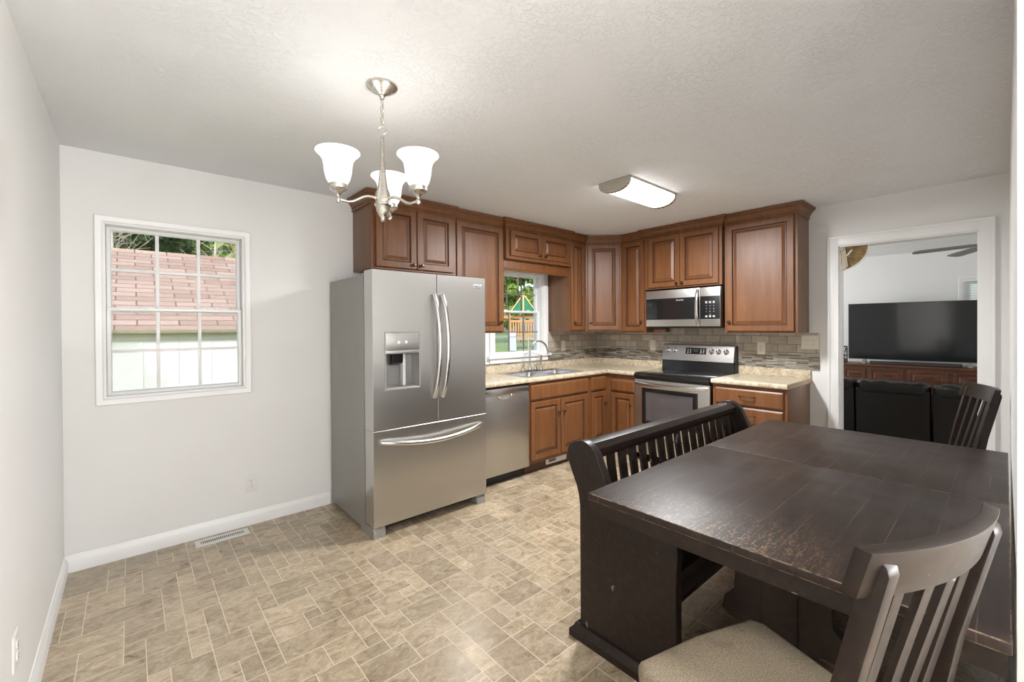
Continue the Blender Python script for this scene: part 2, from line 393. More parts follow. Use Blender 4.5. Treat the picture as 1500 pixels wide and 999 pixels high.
def dup(root, loc, rz, label=None, group=None):
    r = root.copy(); COL.objects.link(r); r.location = loc; r.rotation_euler = (0, 0, rz)
    if label: r['label'] = label
    if group: r['group'] = group
    def kids(src, dst):
        for ch in list(src.children):
            c = ch.copy(); COL.objects.link(c); c.parent = dst; kids(ch, c)
    kids(root, r); return r
def text(name, s, size, mat, parent, M, ext=.0006):
    cu = bpy.data.curves.new('txt', 'FONT'); cu.body = s; cu.size = size; cu.extrude = ext; cu.align_x = 'CENTER'; cu.align_y = 'CENTER'
    to = bpy.data.objects.new('txt', cu); COL.objects.link(to); bpy.context.view_layer.update()
    me = bpy.data.meshes.new_from_object(to.evaluated_get(bpy.context.evaluated_depsgraph_get()))
    bpy.data.objects.remove(to); bpy.data.curves.remove(cu); me.transform(M); me.materials.clear(); me.materials.append(mat); me.name = name
    o = bpy.data.objects.new(name, me); COL.objects.link(o); o.parent = parent; return o
def T(x, y, z): return Matrix.Translation((x, y, z))
RX = lambda a: Matrix.Rotation(a, 4, 'X'); RY = lambda a: Matrix.Rotation(a, 4, 'Y'); RZ = lambda a: Matrix.Rotation(a, 4, 'Z')
FACE = RX(pi / 2)      # text / lathe axis standing up to face -y

X1, H = 4.88, 2.44
YN = -3.562            # kitchen face of the near partition
XL = 8.85              # far wall of the living room

# ------------------------------------------------------------------ setting
def wall(name, axis, p0, p1, u0, u1, z0, z1, holes, mat=wall_m, label=None):
    us = sorted({u0, u1, *[h[0] for h in holes], *[h[1] for h in holes]}); zs = sorted({z0, z1, *[h[2] for h in holes], *[h[3] for h in holes]})
    mb = MB()
    for a, b in zip(us, us[1:]):
        za = None
        for c, d in list(zip(zs, zs[1:])) + [(None, None)]:
            solid = c is not None and not any(h[0] <= a + 1e-6 and b <= h[1] + 1e-6 and h[2] <= c + 1e-6 and d <= h[3] + 1e-6 for h in holes)
            if solid and za is None: za = c
            if solid: zb = d
            if not solid and za is not None:
                if axis == 'y': mb.box(a, b, p0, p1, za, zb)
                else: mb.box(p0, p1, a, b, za, zb)
                za = None
    return struct(mb.build(name, mat, smooth=False), label)
W1 = (.172, .900, .975, 2.032); W2 = (3.16, 3.885, 1.085, 1.985)
wall('wall_back', 'y', 0, .14, -.12, X1, 0, H, [W1, W2])
wall('wall_left', 'x', -.12, 0, -6.62, .14, 0, H, [])
DOOR = (-3.422, -2.592, 0, 2.07)
wall('wall_right', 'x', X1, X1 + .12, -6.62, .14, 0, H, [DOOR])
wall('wall_near', 'y', YN - .115, YN, 1.63, X1, 0, H, [])
wall('wall_rear', 'y', -6.62, -6.5, 0, XL, 0, H, [])
LW = (-4.25, -3.19, 1.0, 1.99)
wall('wall_living_far', 'x', XL, XL + .12, -6.62, .14, 0, H, [LW])
wall('wall_living_side', 'y', 0, .14, X1 + .12, XL, 0, H, [])
# ceilings
struct(MB().box(-.12, X1 + .06, -6.62, .14, H, H + .14).build('ceiling', ceil_m, smooth=False))
struct(MB().box(X1 + .06, XL + .12, -6.62, .14, H, H + .14).build('ceiling', wall_m, smooth=False))
# floor: a packed pattern of large and small vinyl tiles
def make_floor():
    u = .0725; x0, y0 = -.03, -6.5; nx, ny = 69, 90
    rnd = random.Random(5); occ = [[False] * ny for _ in range(nx)]; bm = bmesh.new(); lay = bm.loops.layers.float_color.new('tone')
    sizes = [(3, 2), (2, 3), (2, 2), (3, 3), (2, 1), (1, 2), (1, 1), (3, 2), (2, 2), (1, 2), (4, 2)]
    g = .0016
    for j in range(ny - 1, -1, -1):
        for i in range(nx):
            if occ[i][j]: continue
            rnd.shuffle(sizes)
            for w, h in sizes + [(1, 1)]:
                if i + w <= nx and j - h + 1 >= 0 and not any(occ[a][b] for a in range(i, i + w) for b in range(j - h + 1, j + 1)): break
            for a in range(i, i + w):
                for b in range(j - h + 1, j + 1): occ[a][b] = True
            a0, a1, b0, b1 = x0 + i * u + g, x0 + (i + w) * u - g, y0 + (j - h + 1) * u + g, y0 + (j + 1) * u - g
            f = bm.faces.new([bm.verts.new((a, b, 0)) for a, b in ((a0, b0), (a1, b0), (a1, b1), (a0, b1))])
            t_ = (rnd.random(), rnd.random() * 9, rnd.random() * 9, 1)
            for l in f.loops: l[lay] = t_
    q = bm.faces.new([bm.verts.new((a, b, -.0007)) for a, b in ((-.12, -6.62), (X1 + .05, -6.62), (X1 + .05, .14), (-.12, .14))]); q.material_index = 1
    ret = bmesh.ops.create_cube(bm, size=1)
    for v in ret['verts']: v.co = Vector((2.38 + v.co.x * 5.0, -3.24 + v.co.y * 6.76, -.051 + v.co.z * .1))
    for f in bm.faces:
        if any(v in ret['verts'] for v in f.verts): f.material_index = 1
    me = bpy.data.meshes.new('floor'); bm.to_mesh(me); bm.free(); me.materials.append(floor_m); me.materials.append(grout_m)
    o = bpy.data.objects.new('floor', me); COL.objects.link(o); struct(o)
make_floor()
struct(MB().box(X1 + .05, XL + .12, -6.62, .14, -.1, 0).build('floor', carpet_m, smooth=False))
# baseboards: moulded profile
BB = [(0, 0), (.016, 0), (.016, .062), (.012, .072), (.007, .084), (.004, .094), (0, .096)]
struct(MB().sweep([(0, 0), (1.472, 0)], [(a, z) for a, z in BB]).build('baseboard_back', trim_m))
struct(MB().sweep([(0, -6.5), (0, -.016)], BB).build('baseboard_left', trim_m))
struct(MB().sweep([(X1, -2.40), (X1, -2.518)], BB).build('baseboard_right', trim_m))
struct(MB().sweep([(X1, YN), (1.72, YN)], BB).build('baseboard_near', trim_m))
struct(MB().sweep([(XL, 0), (XL, -6.5)], BB).build('baseboard_living', trim_m))
# doorway casing (cased opening, no door leaf): jamb lining + moulded casing on the kitchen side
mb = MB()
CAS = [(0, 0), (.012, 0), (.016, .008), (.016, .05), (.020, .058), (.020, .072), (0, .072)]
def casing_leg(mb, y0, y1, z0, z1): mb.box(X1 - .018, X1, y0, y1, z0, z1, .004)
casing_leg(mb, DOOR[1] - .004, DOOR[1] + .068, 0, 2.142); casing_leg(mb, DOOR[0] - .072, DOOR[0] + .004, 0, 2.142); mb.box(X1 - .0175, X1, DOOR[0], DOOR[1], 2.066, 2.142, .004)
mb.box(X1 - .025, X1, DOOR[1] + .055, DOOR[1] + .074, 0, 2.152, .004); mb.box(X1 - .025, X1, DOOR[0] - .076, DOOR[0] - .058, 0, 2.152, .004); mb.box(X1 - .0245, X1, DOOR[0] - .074, DOOR[1] + .072, 2.134, 2.153, .004)
struct(mb.build('trim_1', trim_m))
struct(MB().box(X1 - .002, X1 + .122, DOOR[1] - .012, DOOR[1], 0, 2.07, .002).box(X1 - .002, X1 + .122, DOOR[0], DOOR[0] + .012, 0, 2.07, .002).box(X1 - .002, X1 + .122, DOOR[0], DOOR[1], 2.058, 2.07, .002).build('trim_2', trim_m))
# end of the near partition beside the camera: wrapped jamb
struct(MB().box(1.612, 1.632, YN - .125, YN + .004, 0, H - .002, .003).build('trim_3', wall_m))

# ------------------------------------------------------------------ windows
def sash(mb, x0, x1, z0, z1, y, st=.034, top=.034, bot=.034, d=.028):
    mb.rings(x0, x1, z0, z1, [(0, 0), (0, d), (.004, d + .003), (st - .006, d + .003), (st, d - .006), (st, 0)], y=y, cap=False)
def window(num, W, cas, stool, mid, glass, bar=.0095, bar_m=None):
    x0, x1, z0, z1 = W
    root = bpy.data.objects.new('window_%d' % num, None); COL.objects.link(root); root.location = ((x0 + x1) / 2, 0, z0); struct(root)
    o = root.location
    gy = .07
    # jamb lining
    MB(o).rings(x0, x1, z0, z1, [(0, .002), (0, -.14), (.012, -.14), (.012, .002)], cap=False).build('window_frame', vinyl_m, root)
    c = MB(o)
    if stool:
        w = .068
        for a, b, cc, d in ((x0 - w, x0, z0, z1 + w), (x1, x1 + w, z0, z1 + w)): c.box(a, b, -.018, 0, cc, d, .004)
        c.box(x0 - w, x1 + w, -.0185, 0, z1, z1 + w, .004)
        MB(o).box(x0 - .10, x1 + .10, -.045, .05, z0 - .026, z0 + .002, .006).build('window_sill', trim_m, root)
        MB(o).box(x0 - w, x1 + w, -.016, 0, z0 - .078, z0 - .026, .004).build('sill_apron', trim_m, root)
    else:
        c.rings(x0 - .036, x1 + .036, z0 - .038, z1 + .036, [(0, 0), (0, .012), (.004, .016), (.028, .013), (.036, .006), (.036, 0)], cap=False)
    c.build('window_casing', trim_m, root)
    xi0, xi1 = x0 + .013, x1 - .013
    # upper sash outside, lower sash inside
    gx0, gx1, gz0, gz1 = glass
    for nm, a, b, y in (('upper_sash', mid - .012, z1 - .012, .105), ('lower_sash', z0 + .011, mid + .016, .072)):
        s = MB(o); st = gx0 - xi0 if nm == 'upper_sash' else gx0 - xi0 - .004
        sash(s, xi0, xi1, a, b, y, st=.024)
        ga, gb = a + .022, b - .022
        g_ = MB(o)
        for k in (1, 2):
            xm = xi0 + .024 + (xi1 - xi0 - .048) * k / 3
            g_.box(xm - bar, xm + bar, y - .022, y - .008, ga, gb, .002)
        zm = (ga + gb) / 2
        g_.box(xi0 + .022, xi1 - .022, y - .0225, y - .0075, zm - bar, zm + bar, .002)
        so_ = s.build(nm, vinyl_m, root); g_.build('muntin_bars', bar_m or vinyl_m, so_)
        MB(o).box(xi0 + .022, xi1 - .022, y - .016, y - .013, ga - .002, gb + .002).build('glass_pane', glass_m, so_)
    l = MB(o)
    for xx in (xi0 + (xi1 - xi0) * .27, xi0 + (xi1 - xi0) * .75):
        l.box(xx - .022, xx + .022, .040, .062, mid + .016, mid + .026, .003)
    l.build('sash_lock', vinyl_m, root)
    return root
window(1, W1, .036, False, 1.508, (.205, .845, 1.0, 1.995))
window(2, W2, .07, True, 1.555, (3.20, 3.80, 1.14, 1.93), .006, simple('grille_backlit_taupe', (.20, .18, .16), .4))  # taupe bars: the dark of backlit white muntins put into their colour
# living room window with mini blind
root = bpy.data.objects.new('window_3', None); COL.objects.link(root); root.location = (XL, (LW[0] + LW[1]) / 2, LW[2]); struct(root); o = root.location
M = T(XL, 0, 0) @ RZ(-pi / 2)
MB(o).rings(-LW[1] - .075, -LW[0] + .075, LW[2] - .075, LW[3] + .075, [(0, 0), (0, .014), (.006, .018), (.07, .014), (.075, 0)], cap=False, M=M).build('window_casing', trim_m, root)
MB(o).rings(-LW[1], -LW[0], LW[2], LW[3], [(0, 0), (0, -.11), (.04, -.11), (.04, -.07), (.03, 0)], cap=False, M=M).build('window_frame', vinyl_m, root)
MB(o).box(-LW[1] + .03, -LW[0] - .03, .085, .089, LW[2] + .03, LW[3] - .03, M=M).build('glass_pane', glass_m, root)
MB(o).box(-LW[1] + .03, -LW[0] - .03, .07, .098, 1.49, 1.53, .004, M=M).build('meeting_rail', vinyl_m, root)

# ------------------------------------------------------------------ cabinets
DOORP = [(0, 0), (0, .016), (.004, .020), (.050, .020), (.054, .014), (.060, .011), (.066, .011), (.092, .019), (.096, .020)]
def dprof(w, h):
    k = min(1.0, min(w, h) / .26)
    return [(0, 0), (0, .016), (.004, .020), (.050 * k, .020), (.055 * k, .0145), (.058 * k, .008), (.066 * k, .008), (.088 * k, .0165), (.091 * k, .0185)]
KNOB = [(.0, -.0), (.0055, 0), (.0055, .010), (.009, .013), (.0145, .017), (.0155, .022), (.012, .027), (0, .029)]
def knob(parent, x, z):
    return MB().lathe(KNOB, 16, M=T(x, -.0195, z) @ FACE).build('knob', bronze, parent)
def door(parent, x0, x1, z0, z1, k=None, name='door', mat=cherry):
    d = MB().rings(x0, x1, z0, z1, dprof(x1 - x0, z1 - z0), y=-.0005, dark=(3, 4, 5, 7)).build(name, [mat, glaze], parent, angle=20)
    if k: knob(d, *k)
    return d
def drawer(parent, x0, x1, z0, z1, pull=None, k=None, name='drawer'):
    d = MB().rings(x0, x1, z0, z1, [(0, 0), (0, .013), (.004, .016), (.014, .020)], y=-.0005).build(name, cherry, parent, angle=20)
    if pull:
        a, b, z = pull
        MB().tube([(a, -.018, z), (a + .003, -.040, z), (a + .02, -.047, z), ((a + b) / 2, -.049, z), (b - .02, -.047, z), (b - .003, -.040, z), (b, -.018, z)], .0045, 8).build('handle', bronze, d)
    if k: knob(d, *k)
    return d
CR = [(0, -.012), (.010, -.012), (.012, -.004), (.006, .0), (.006, .010), (.012, .013), (.014, .024), (.022, .040), (.034, .052), (.034, .058), (.043, .060), (.045, .068), (.052, .070), (.054, .083), (0, .083)]
def cabinet(label, x, y, rz, w, d, z0, z1, doors=(), crown=None, ovl=True, group=None, name='wall_cabinet', cat='cabinet', side=None, drawers=(), toe=False, well=False):
    root = thing(name, label, cat, (x, y, z0), rz, group)
    h = z1 - z0
    if toe:
        if well:
            c = MB().box(0, w, 0, d, .105, .72).box(0, .016, 0, d, .72, h).box(w - .016, w, 0, d, .72, h).box(0, w, 0, .016, .72, h).box(0, w, d - .016, d, .72, h)
        else: c = MB().box(0, w, .0, d, .105, h, .0015)
        c.build('carcass', cherry_side, root)
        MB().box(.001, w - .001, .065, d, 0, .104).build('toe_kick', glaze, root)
        ff = .105
    else:
        MB().box(0, w, .0, d, 0, h, .0015).build('carcass', cherry_side, root); ff = 0
    # face frame
    f = MB()
    f.rings(0, w, ff, h, [(0, 0), (0, .004), (.036, .004), (.036, 0)], y=.0005, cap=False)
    f.build('face_frame', cherry, root, smooth=False)
    for q in doors: door(root, q[0], q[1], q[2] - z0, q[3] - z0, (q[4], q[5] - z0) if len(q) > 4 else None).location.y = -.004
    for q in drawers:
        pl = q[4] if len(q) > 4 else None
        if pl and len(pl) == 3: pl = (pl[0], pl[1], pl[2] - z0)
        drawer(root, q[0], q[1], q[2] - z0, q[3] - z0, pull=pl).location.y = -.004
    if crown:
        path, zc = crown
        MB().sweep(path, [(a, b + zc - z0) for a, b in CR]).build('crown_moulding', cherry, root)
    return root
ZC = 2.352
G_UP = 'wall cabinets round the kitchen corner'
yu = -.356
cabinet('wide two-door brown wall cabinet above the refrigerator', 1.672, yu, 0, .768, .353, 1.845, ZC + .005,
        [(.032, .377, 1.862, 2.338, .345, 1.895), (.383, .735, 1.862, 2.338, .417, 1.895)], ([(0, .353), (0, 0), (.768, 0)], ZC))
cabinet('tall single-door brown wall cabinet between refrigerator and window', 2.442, -.326, 0, .574, .323, 1.335, ZC + .005,
        [(.018, .548, 1.35, 2.338, .515, 1.435)], ([(0, 0), (.574, 0)], ZC))
r = cabinet('short two-door brown cabinet bridging the sink window', 3.020, -.362, 0, .953, .359, 2.055, ZC + .005,
        [(.045, .470, 2.085, 2.335, .432, 2.115), (.476, .905, 2.085, 2.335, .514, 2.115)], ([(0, .10), (0, 0), (.953, 0)], ZC))
MB().box(.0, .953, .055, .073, -.105, 0, .002).sweep([(0, .055), (.953, .055)], [(0, -.105), (.010, -.105), (.010, -.095), (.004, -.088), (0, -.086)]).build('valance', cherry, r)
cabinet('narrow brown wall cabinet right of the window with its side lit orange', 3.976, -.326, 0, .292, .323, 1.335, ZC + .005,
        [(.020, .262, 1.35, 2.338, .052, 1.435)], ([(0, 0), (.292, 0)], ZC))
L45 = math.hypot(.290, .290)
# diagonal corner cabinet: five-sided body
cz0 = 1.335
root = thing('corner_wall_cabinet', 'diagonal corner wall cabinet with one tall door', 'cabinet', (4.270, -.322, cz0), -pi / 4)
a = .7071
def loc45(x, y):
    dx, dy = x - 4.270, y + .322
    return (dx * a - dy * a, dx * a + dy * a)
poly = [loc45(4.270, -.322), loc45(4.560, -.612), loc45(4.877, -.612), loc45(4.877, -.003), loc45(4.270, -.003)]
MB().prism(poly, 'z', 0, ZC + .005 - cz0).build('carcass', cherry_side, root, smooth=False)
MB().rings(0, L45, 0, ZC - cz0, [(0, 0), (0, .004), (.03, .004), (.03, 0)], y=.0005, cap=False).build('face_frame', cherry, root, smooth=False)
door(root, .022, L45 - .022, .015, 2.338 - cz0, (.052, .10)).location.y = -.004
MB().sweep([(0, 0), (L45, 0)], [(p, q + ZC - cz0) for p, q in CR]).build('crown_moulding', cherry, root)
xu = 4.560
cabinet('single-door brown wall cabinet between corner cabinet and microwave', xu, -.613, -pi / 2, .322, X1 - xu - .003, 1.320, ZC + .005,
        [(.018, .300, 1.337, 2.338, .272, 1.435)], ([(0, 0), (.322, 0)], ZC))
cabinet('two-door brown wall cabinet directly above the microwave', xu - .035, -.937, -pi / 2, .826, X1 - xu + .032, 1.785, ZC + .005,
        [(.055, .410, 1.800, 2.338, .382, 1.828), (.415, .800, 1.800, 2.338, .443, 1.828)], ([(0, .1), (0, 0), (.826, 0), (.826, .1)], ZC))
cabinet('large single-door brown wall cabinet at the right end of the run', xu, -1.775, -pi / 2, .602, X1 - xu - .003, 1.325, ZC + .005,
        [(.022, .578, 1.340, 2.338, .050, 1.425)], ([(0, 0), (.602, 0), (.602, X1 - xu - .003)], ZC))
# base cabinets
yb = -.612
r = cabinet('wide brown sink base cabinet with false drawer front and two doors', 3.072, yb, 0, .898, .605, 0, .873,
        [(.012, .415, .140, .683, .385, .555), (.428, .838, .140, .683, .458, .555)], drawers=[(.012, .850, .702, .845)], toe=True, well=True, name='base_cabinet')
root = thing('toe_kick_register', 'small white floor register in the toe kick under the sink cabinet', 'vent', (3.51, -.548, .028))
o = root.location
MB(o).rings(3.360, 3.660, .028, .094, [(0, 0), (0, .003), (.004, .008), (.03, .008), (.012, .006)], y=-.548).build('face_plate', white_pl, root)
mb = MB(o)
for i in range(10): mb.box(3.395 + i * .0105, 3.401 + i * .0105, -.5575, -.553, .046, .078)
mb.build('louvre', slot_m, root)
cabinet('narrow brown base cabinet with one drawer in the inner corner', 3.972, yb, 0, .296, .605, 0, .873,
        [(.008, .255, .140, .683, .228, .560)], drawers=[(.008, .255, .702, .845)], toe=True, name='base_cabinet')
xb = 4.270
cabinet('brown base cabinet with drawer and door left of the range', xb, -.614, -pi / 2, .372, X1 - xb - .003, 0, .873,
        [(.075, .362, .140, .670, .325, .560)], drawers=[(.068, .362, .690, .815)], toe=True, name='base_cabinet')
cabinet('brown base cabinet with stacked drawers right of the range', xb, -1.787, -pi / 2, .596, X1 - xb - .003, 0, .873,
        [], drawers=[(.026, .570, .700, .842, (.235, .36, .782)), (.026, .570, .545, .685, (.235, .36, .62)), (.026, .570, .385, .53, (.235, .36, .46)), (.026, .570, .145, .37, (.235, .36, .26))], toe=True, name='base_cabinet')

# ------------------------------------------------------------------ countertops
SK = (3.095, 3.905, -.585, -.115)     # sink cut-out
def nose(mb, path): mb.sweep(path, [(0, .874), (.012, .874), (.019, .881), (.021, .894), (.019, .907), (.012, .914), (0, .914)])
mb = MB((3.6, -.3, .874)); yf = -.632
xr = X1 - .003
for x0, x1, y0, y1 in ((2.412, SK[0] + .02, yf, -.003), (SK[1] - .02, xr, yf, -.003), (SK[0] + .02, SK[1] - .02, yf, SK[2] + .02), (SK[0] + .02, SK[1] - .02, SK[3] - .02, -.003)):
    mb.box(x0, x1, y0, y1, .8742, .914)
mb.box(4.250, xr, -.985, yf, .8742, .914)
nose(mb, [(2.412, yf), (4.250, yf), (4.250, -.985)])
ct = mb.build('countertop', counter_m, smooth=False); tag(ct, 'speckled beige L-shaped countertop around the sink corner', 'countertop')
MB((3.6, -.3, .874)).box(2.412, xr, -.022, -.003, .9135, .988, .003).box(xr - .019, xr, -.985, -.022, .9135, .988, .003).build('backsplash_lip', counter_m, ct)
mb = MB((4.57, -2.09, .874))
mb.box(4.250, xr, -2.392, -1.783, .8742, .914); nose(mb, [(4.250, -1.783), (4.250, -2.392)])
ct = mb.build('countertop', counter_m, smooth=False); tag(ct, 'short speckled beige countertop on the drawer cabinet right of the range', 'countertop')
MB((4.57, -2.09, .874)).box(xr - .019, xr, -2.392, -1.783, .9135, .988, .003).build('backsplash_lip', counter_m, ct)
MB((4.57, -2.09, .874)).box(4.252, xr, -2.396, -2.3915, .876, .912).build('end_cap', simple('tan_end_cap', (.42, .29, .15), .4), ct)
# tiled backsplash (part of the walls)
o = MB((4.4, -.004, 1.2)); o.box(3.955, X1 - .006, -.008, -.0005, .989, 1.334)
struct(MB().box(3.956, X1 - .009, -.009, -.0005, 1.109, 1.334).build('trim_4', subway_x, smooth=False))
struct(MB().box(2.44, 3.09, -.009, -.0005, .989, 1.005).box(3.09, 3.956, -.009, -.0005, .9885, 1.006).box(3.956, X1 - .009, -.010, -.0005, .9885, 1.109).build('trim_5', mosaic_x, smooth=False))
struct(MB().box(X1 - .009, X1 - .0005, -.986, -.009, 1.109, 1.328).box(X1 - .009, X1 - .0005, -1.776, -.986, 1.109, 1.40).box(X1 - .009, X1 - .0005, -2.455, -1.776, 1.118, 1.322).build('trim_6', subway_y, smooth=False))
struct(MB().box(X1 - .010, X1 - .0005, -2.456, -.009, .9885, 1.1185).build('trim_7', mosaic_y, smooth=False))

# ------------------------------------------------------------------ sink and faucet
root = thing('kitchen_sink', 'double-bowl stainless sink set in the counter under the window', 'sink', ((SK[0] + SK[1]) / 2, (SK[2] + SK[3]) / 2, .912)); o = root.location
xm = (SK[0] + SK[1]) / 2
rim = MB(o)
def bowl(mb, x0, x1, y0, y1):
    tb = bmesh.new(); R = []
    for ins, z, rad in ((0, .919, .05), (.006, .912, .05), (.010, .80, .05), (.03, .755, .05), (.09, .748, .04)):
        ring = []
        for cx, cy, a0 in ((x1 - ins - rad, y1 - ins - rad, 0), (x0 + ins + rad, y1 - ins - rad, 90), (x0 + ins + rad, y0 + ins + rad, 180), (x1 - ins - rad, y0 + ins + rad, 270)):
            for k in range(6): an = radians(a0 + 18 * k); ring.append(tb.verts.new((cx + rad * cos(an), cy + rad * sin(an), z)))
        R.append(ring)
    for p, q in zip(R, R[1:]):
        for k in range(len(p)): tb.faces.new((p[k], p[(k + 1) % 24], q[(k + 1) % 24], q[k]))
    tb.faces.new(R[-1]); bmesh.ops.recalc_face_normals(tb, faces=tb.faces)
    for f in tb.faces: f.normal_flip()
    mb._merge(tb)
bx = [(SK[0] + .028, xm - .014), (xm + .014, SK[1] - .028)]; by = (SK[2] + .028, SK[3] - .075)
for a, b, c, d in ((SK[0], bx[0][0], SK[2], SK[3]), (bx[0][1], bx[1][0], by[0], by[1]), (bx[1][1], SK[1], SK[2], SK[3]), (bx[0][0], bx[1][1], SK[2], by[0]), (bx[0][0], bx[1][1], by[1], SK[3])):
    rim.box(a, b, c, d, .9145, .9195, .0015)
rim.build('rim', sink_steel, root)
for a, b in bx:
    mb = MB(o); bowl(mb, a, b, *by); q = mb.build('bowl', sink_steel, root)
    MB(o).lathe([(.0, .7495), (.028, .7495), (.040, .7515), (.043, .7495)], 20, M=T((a + b) / 2, (by[0] + by[1]) / 2, 0)).build('drain', steel_h, q)
fx, fy, fz = 3.53, -.150, .9195
root = thing('kitchen_faucet', 'chrome gooseneck faucet standing behind the sink bowls', 'faucet', (fx, fy, fz)); o = root.location
MB(o).box(fx - .13, fx + .11, fy - .028, fy + .028, fz, fz + .012, .005).build('deck_plate', steel_h, root)
arc = [(fx, fy, fz + .01), (fx, fy, fz + .20)] + [(fx + .105 * (1 - cos(radians(q))) , fy - .06 * (1 - cos(radians(q))) / 2, fz + .20 + .115 * sin(radians(q))) for q in range(15, 165, 12)] + [(fx + .213, fy - .063, fz + .19), (fx + .217, fy - .066, fz + .165)]
MB(o).tube(arc, .0105, 12).lathe([(.020, 0), (.020, .02), (.014, .035), (.012, .05)], 16, M=T(fx, fy, fz + .01)).build('spout', steel_h, root)
for dx in (-.105, .080):
    MB(o).lathe([(.018, 0), (.018, .02), (.013, .03), (.011, .06), (.007, .066), (0, .067)], 16, M=T(fx + dx, fy, fz + .01)).tube([(fx + dx, fy, fz + .065), (fx + dx, fy - .035, fz + .072)], .005, 8).build('lever', steel_h, root)
root = thing('sink_sprayer', 'chrome side sprayer at the right of the faucet', 'sprayer', (3.70, -.150, .9195)); o = root.location
MB(o).lathe([(.020, 0), (.020, .015), (.013, .03), (.012, .05)], 16, M=T(3.70, -.150, .9195)).build('base', steel_h, root)
MB(o).lathe([(.010, .05), (.011, .09), (.016, .13), (.016, .15), (.010, .158), (0, .158)], 16, M=T(3.70, -.150, .9195)).build('spray_head', steel_h, root)

# ------------------------------------------------------------------ refrigerator
root = thing('refrigerator', 'stainless french-door refrigerator with ice dispenser and bottom freezer drawer', 'refrigerator', (1.94, -.40, 0)); o = root.location
fx0, fx1, yd = 1.477, 2.405, -.821
MB(o).box(fx0, fx1, -.672, -.028, .025, 1.752, .006).build('case', fridge_side, root)
MB(o).box(fx0 + .01, fx1 - .01, -.745, -.67, .03, .072, .003).build('base_grille', black_plastic, root)
for a, b in ((fx0 + .002, fx0 + .085), (fx1 - .085, fx1 - .002)):
    MB(o).prism([(-.812, 0), (-.812, .045), (-.80, .066), (-.60, .066), (-.60, 0)], 'x', a, b, .003).build('foot_cover', fridge_side, root)
for a, b in ((fx0 + .03, fx0 + .30), (fx1 - .30, fx1 - .03)):
    MB(o).box(a, b, -.775, -.55, 1.752, 1.772, .004).build('hinge_cover', grey_plastic, root)
DPP = (1.560, 1.822, .972, 1.362)
def front_door(x0, x1, z0, z1, hole=None):
    d = MB(o)
    if not hole: d.box(x0, x1, yd + .012, -.690, z0, z1, .003)
    else:
        a, b, c, e = hole; Y0, Y1 = yd + .012, -.690
        d.box(x0, a, Y0, Y1, z0, z1).box(b, x1, Y0, Y1, z0, z1).box(a, b, Y0, Y1, z0, c).box(a, b, Y0, Y1, 1.222, z1)
    def skin(a, b, c, e): d.box(a, b, yd, yd + .0125, c, e)
    if not hole: d.rings(x0, x1, z0, z1, [(0, 0), (0, .0112), (.0018, .0125)], y=yd + .0125)
    else:
        a, b, c, e = hole
        d.rings(x0, x1, z0, z1, [(0, 0), (0, .0112), (.0018, .0125), (.007, .0125)], y=yd + .0125, cap=False)
        skin(x0 + .007, a, z0 + .007, z1 - .007); skin(b, x1 - .007, z0 + .007, z1 - .007); skin(a, b, z0 + .007, c); skin(a, b, e, z1 - .007)
    return d
dl = front_door(fx0, 1.961, .7085, 1.775, DPP).build('door', steel, root, angle=25)
dr = front_door(1.967, fx1, .7085, 1.775).build('door', steel, root, angle=25)
dw = front_door(fx0, fx1, .074, .7065).build('freezer_drawer', steel, root, angle=25)
MB(o).box(fx0 + .008, fx1 - .008, -.692, -.671, .08, 1.77).build('gasket', slot_m, root)
a, b, c, e = DPP
dp = MB(o).rings(a - .002, b + .002, c - .002, e + .002, [(0, 0), (0, .004), (.006, .005), (.010, .003), (.010, 0)], y=yd + .001, cap=False).build('dispenser_frame', grey_plastic, dl)
MB(o).box(a + .004, b - .004, yd - .002, yd + .012, 1.235, e - .006, .003).box(a + .004, b - .004, yd - .003, yd + .012, 1.212, 1.236, .002).build('control_panel', steel, dl)
MB(o).rings(a, b, c, 1.222, [(.0, 0), (.004, -.012), (.022, -.085)], y=yd, cap='inner').build('dispenser_recess', simple('recess_grey', (.36, .36, .35), .3, metal=.3), dl)
MB(o).box(a + .012, b - .012, yd + .001, yd + .06, c + .004, c + .014, .003).build('drip_tray', grey_plastic, dl)
MB(o).prism([(yd + .01, 1.222), (yd + .016, 1.15), (yd + .05, 1.135), (yd + .07, 1.222)], 'x', 1.615, 1.700, .004).build('ice_chute', black_glass, dl)
MB(o).box(1.700, 1.722, yd + .02, yd + .06, c + .02, 1.215, .005).build('paddle', simple('paddle_grey', (.55, .55, .54), .25), dl)
for q in (1.66, 1.715): MB(o).lathe([(0, 0), (.011, 0), (.011, .002), (.009, .003), (0, .003)], 16, M=T(q, yd - .0015, 1.290) @ FACE).build('button', white_pl, dl)
def bowed(z0, z1, x, bow, side):
    pts = []; n = 14
    for i in range(n + 1):
        u = i / n; s = sin(pi * u)
        pts.append((x + side * .022 * (s ** .8), yd - .010 - .050 * (s ** .6), z0 + (z1 - z0) * u))
    return pts
for parent, x in ((dl, 1.932), (dr, 2.001)):
    h = MB(o).tube(bowed(.885, 1.632, x, .05, 1 if x > 1.9 else -1), [(.013, .016)] * 15, 12, flat=(0, 1, 0)).build('handle', steel_h, parent)
pts = [(1.527 + (2.352 - 1.527) * i / 16, yd - .010 - .052 * sin(pi * i / 16) ** .55, .632 - .040 * sin(pi * i / 16)) for i in range(17)]
MB(o).tube(pts, [(.016, .013)] * 17, 12, flat=(0, 0, 1)).build('handle', steel_h, dw)
bd = MB(o).box(2.288, 2.366, yd - .0012, yd + .002, 1.690, 1.722, .0008).build('badge', simple('badge_silver', (.42, .41, .40), .35, metal=.6), dr)
text('badge_lettering', 'FRIGIDAIRE', .0125, grey_mark, bd, T(2.327 - o.x, yd - .0016 - o.y, 1.712 - o.z) @ FACE)
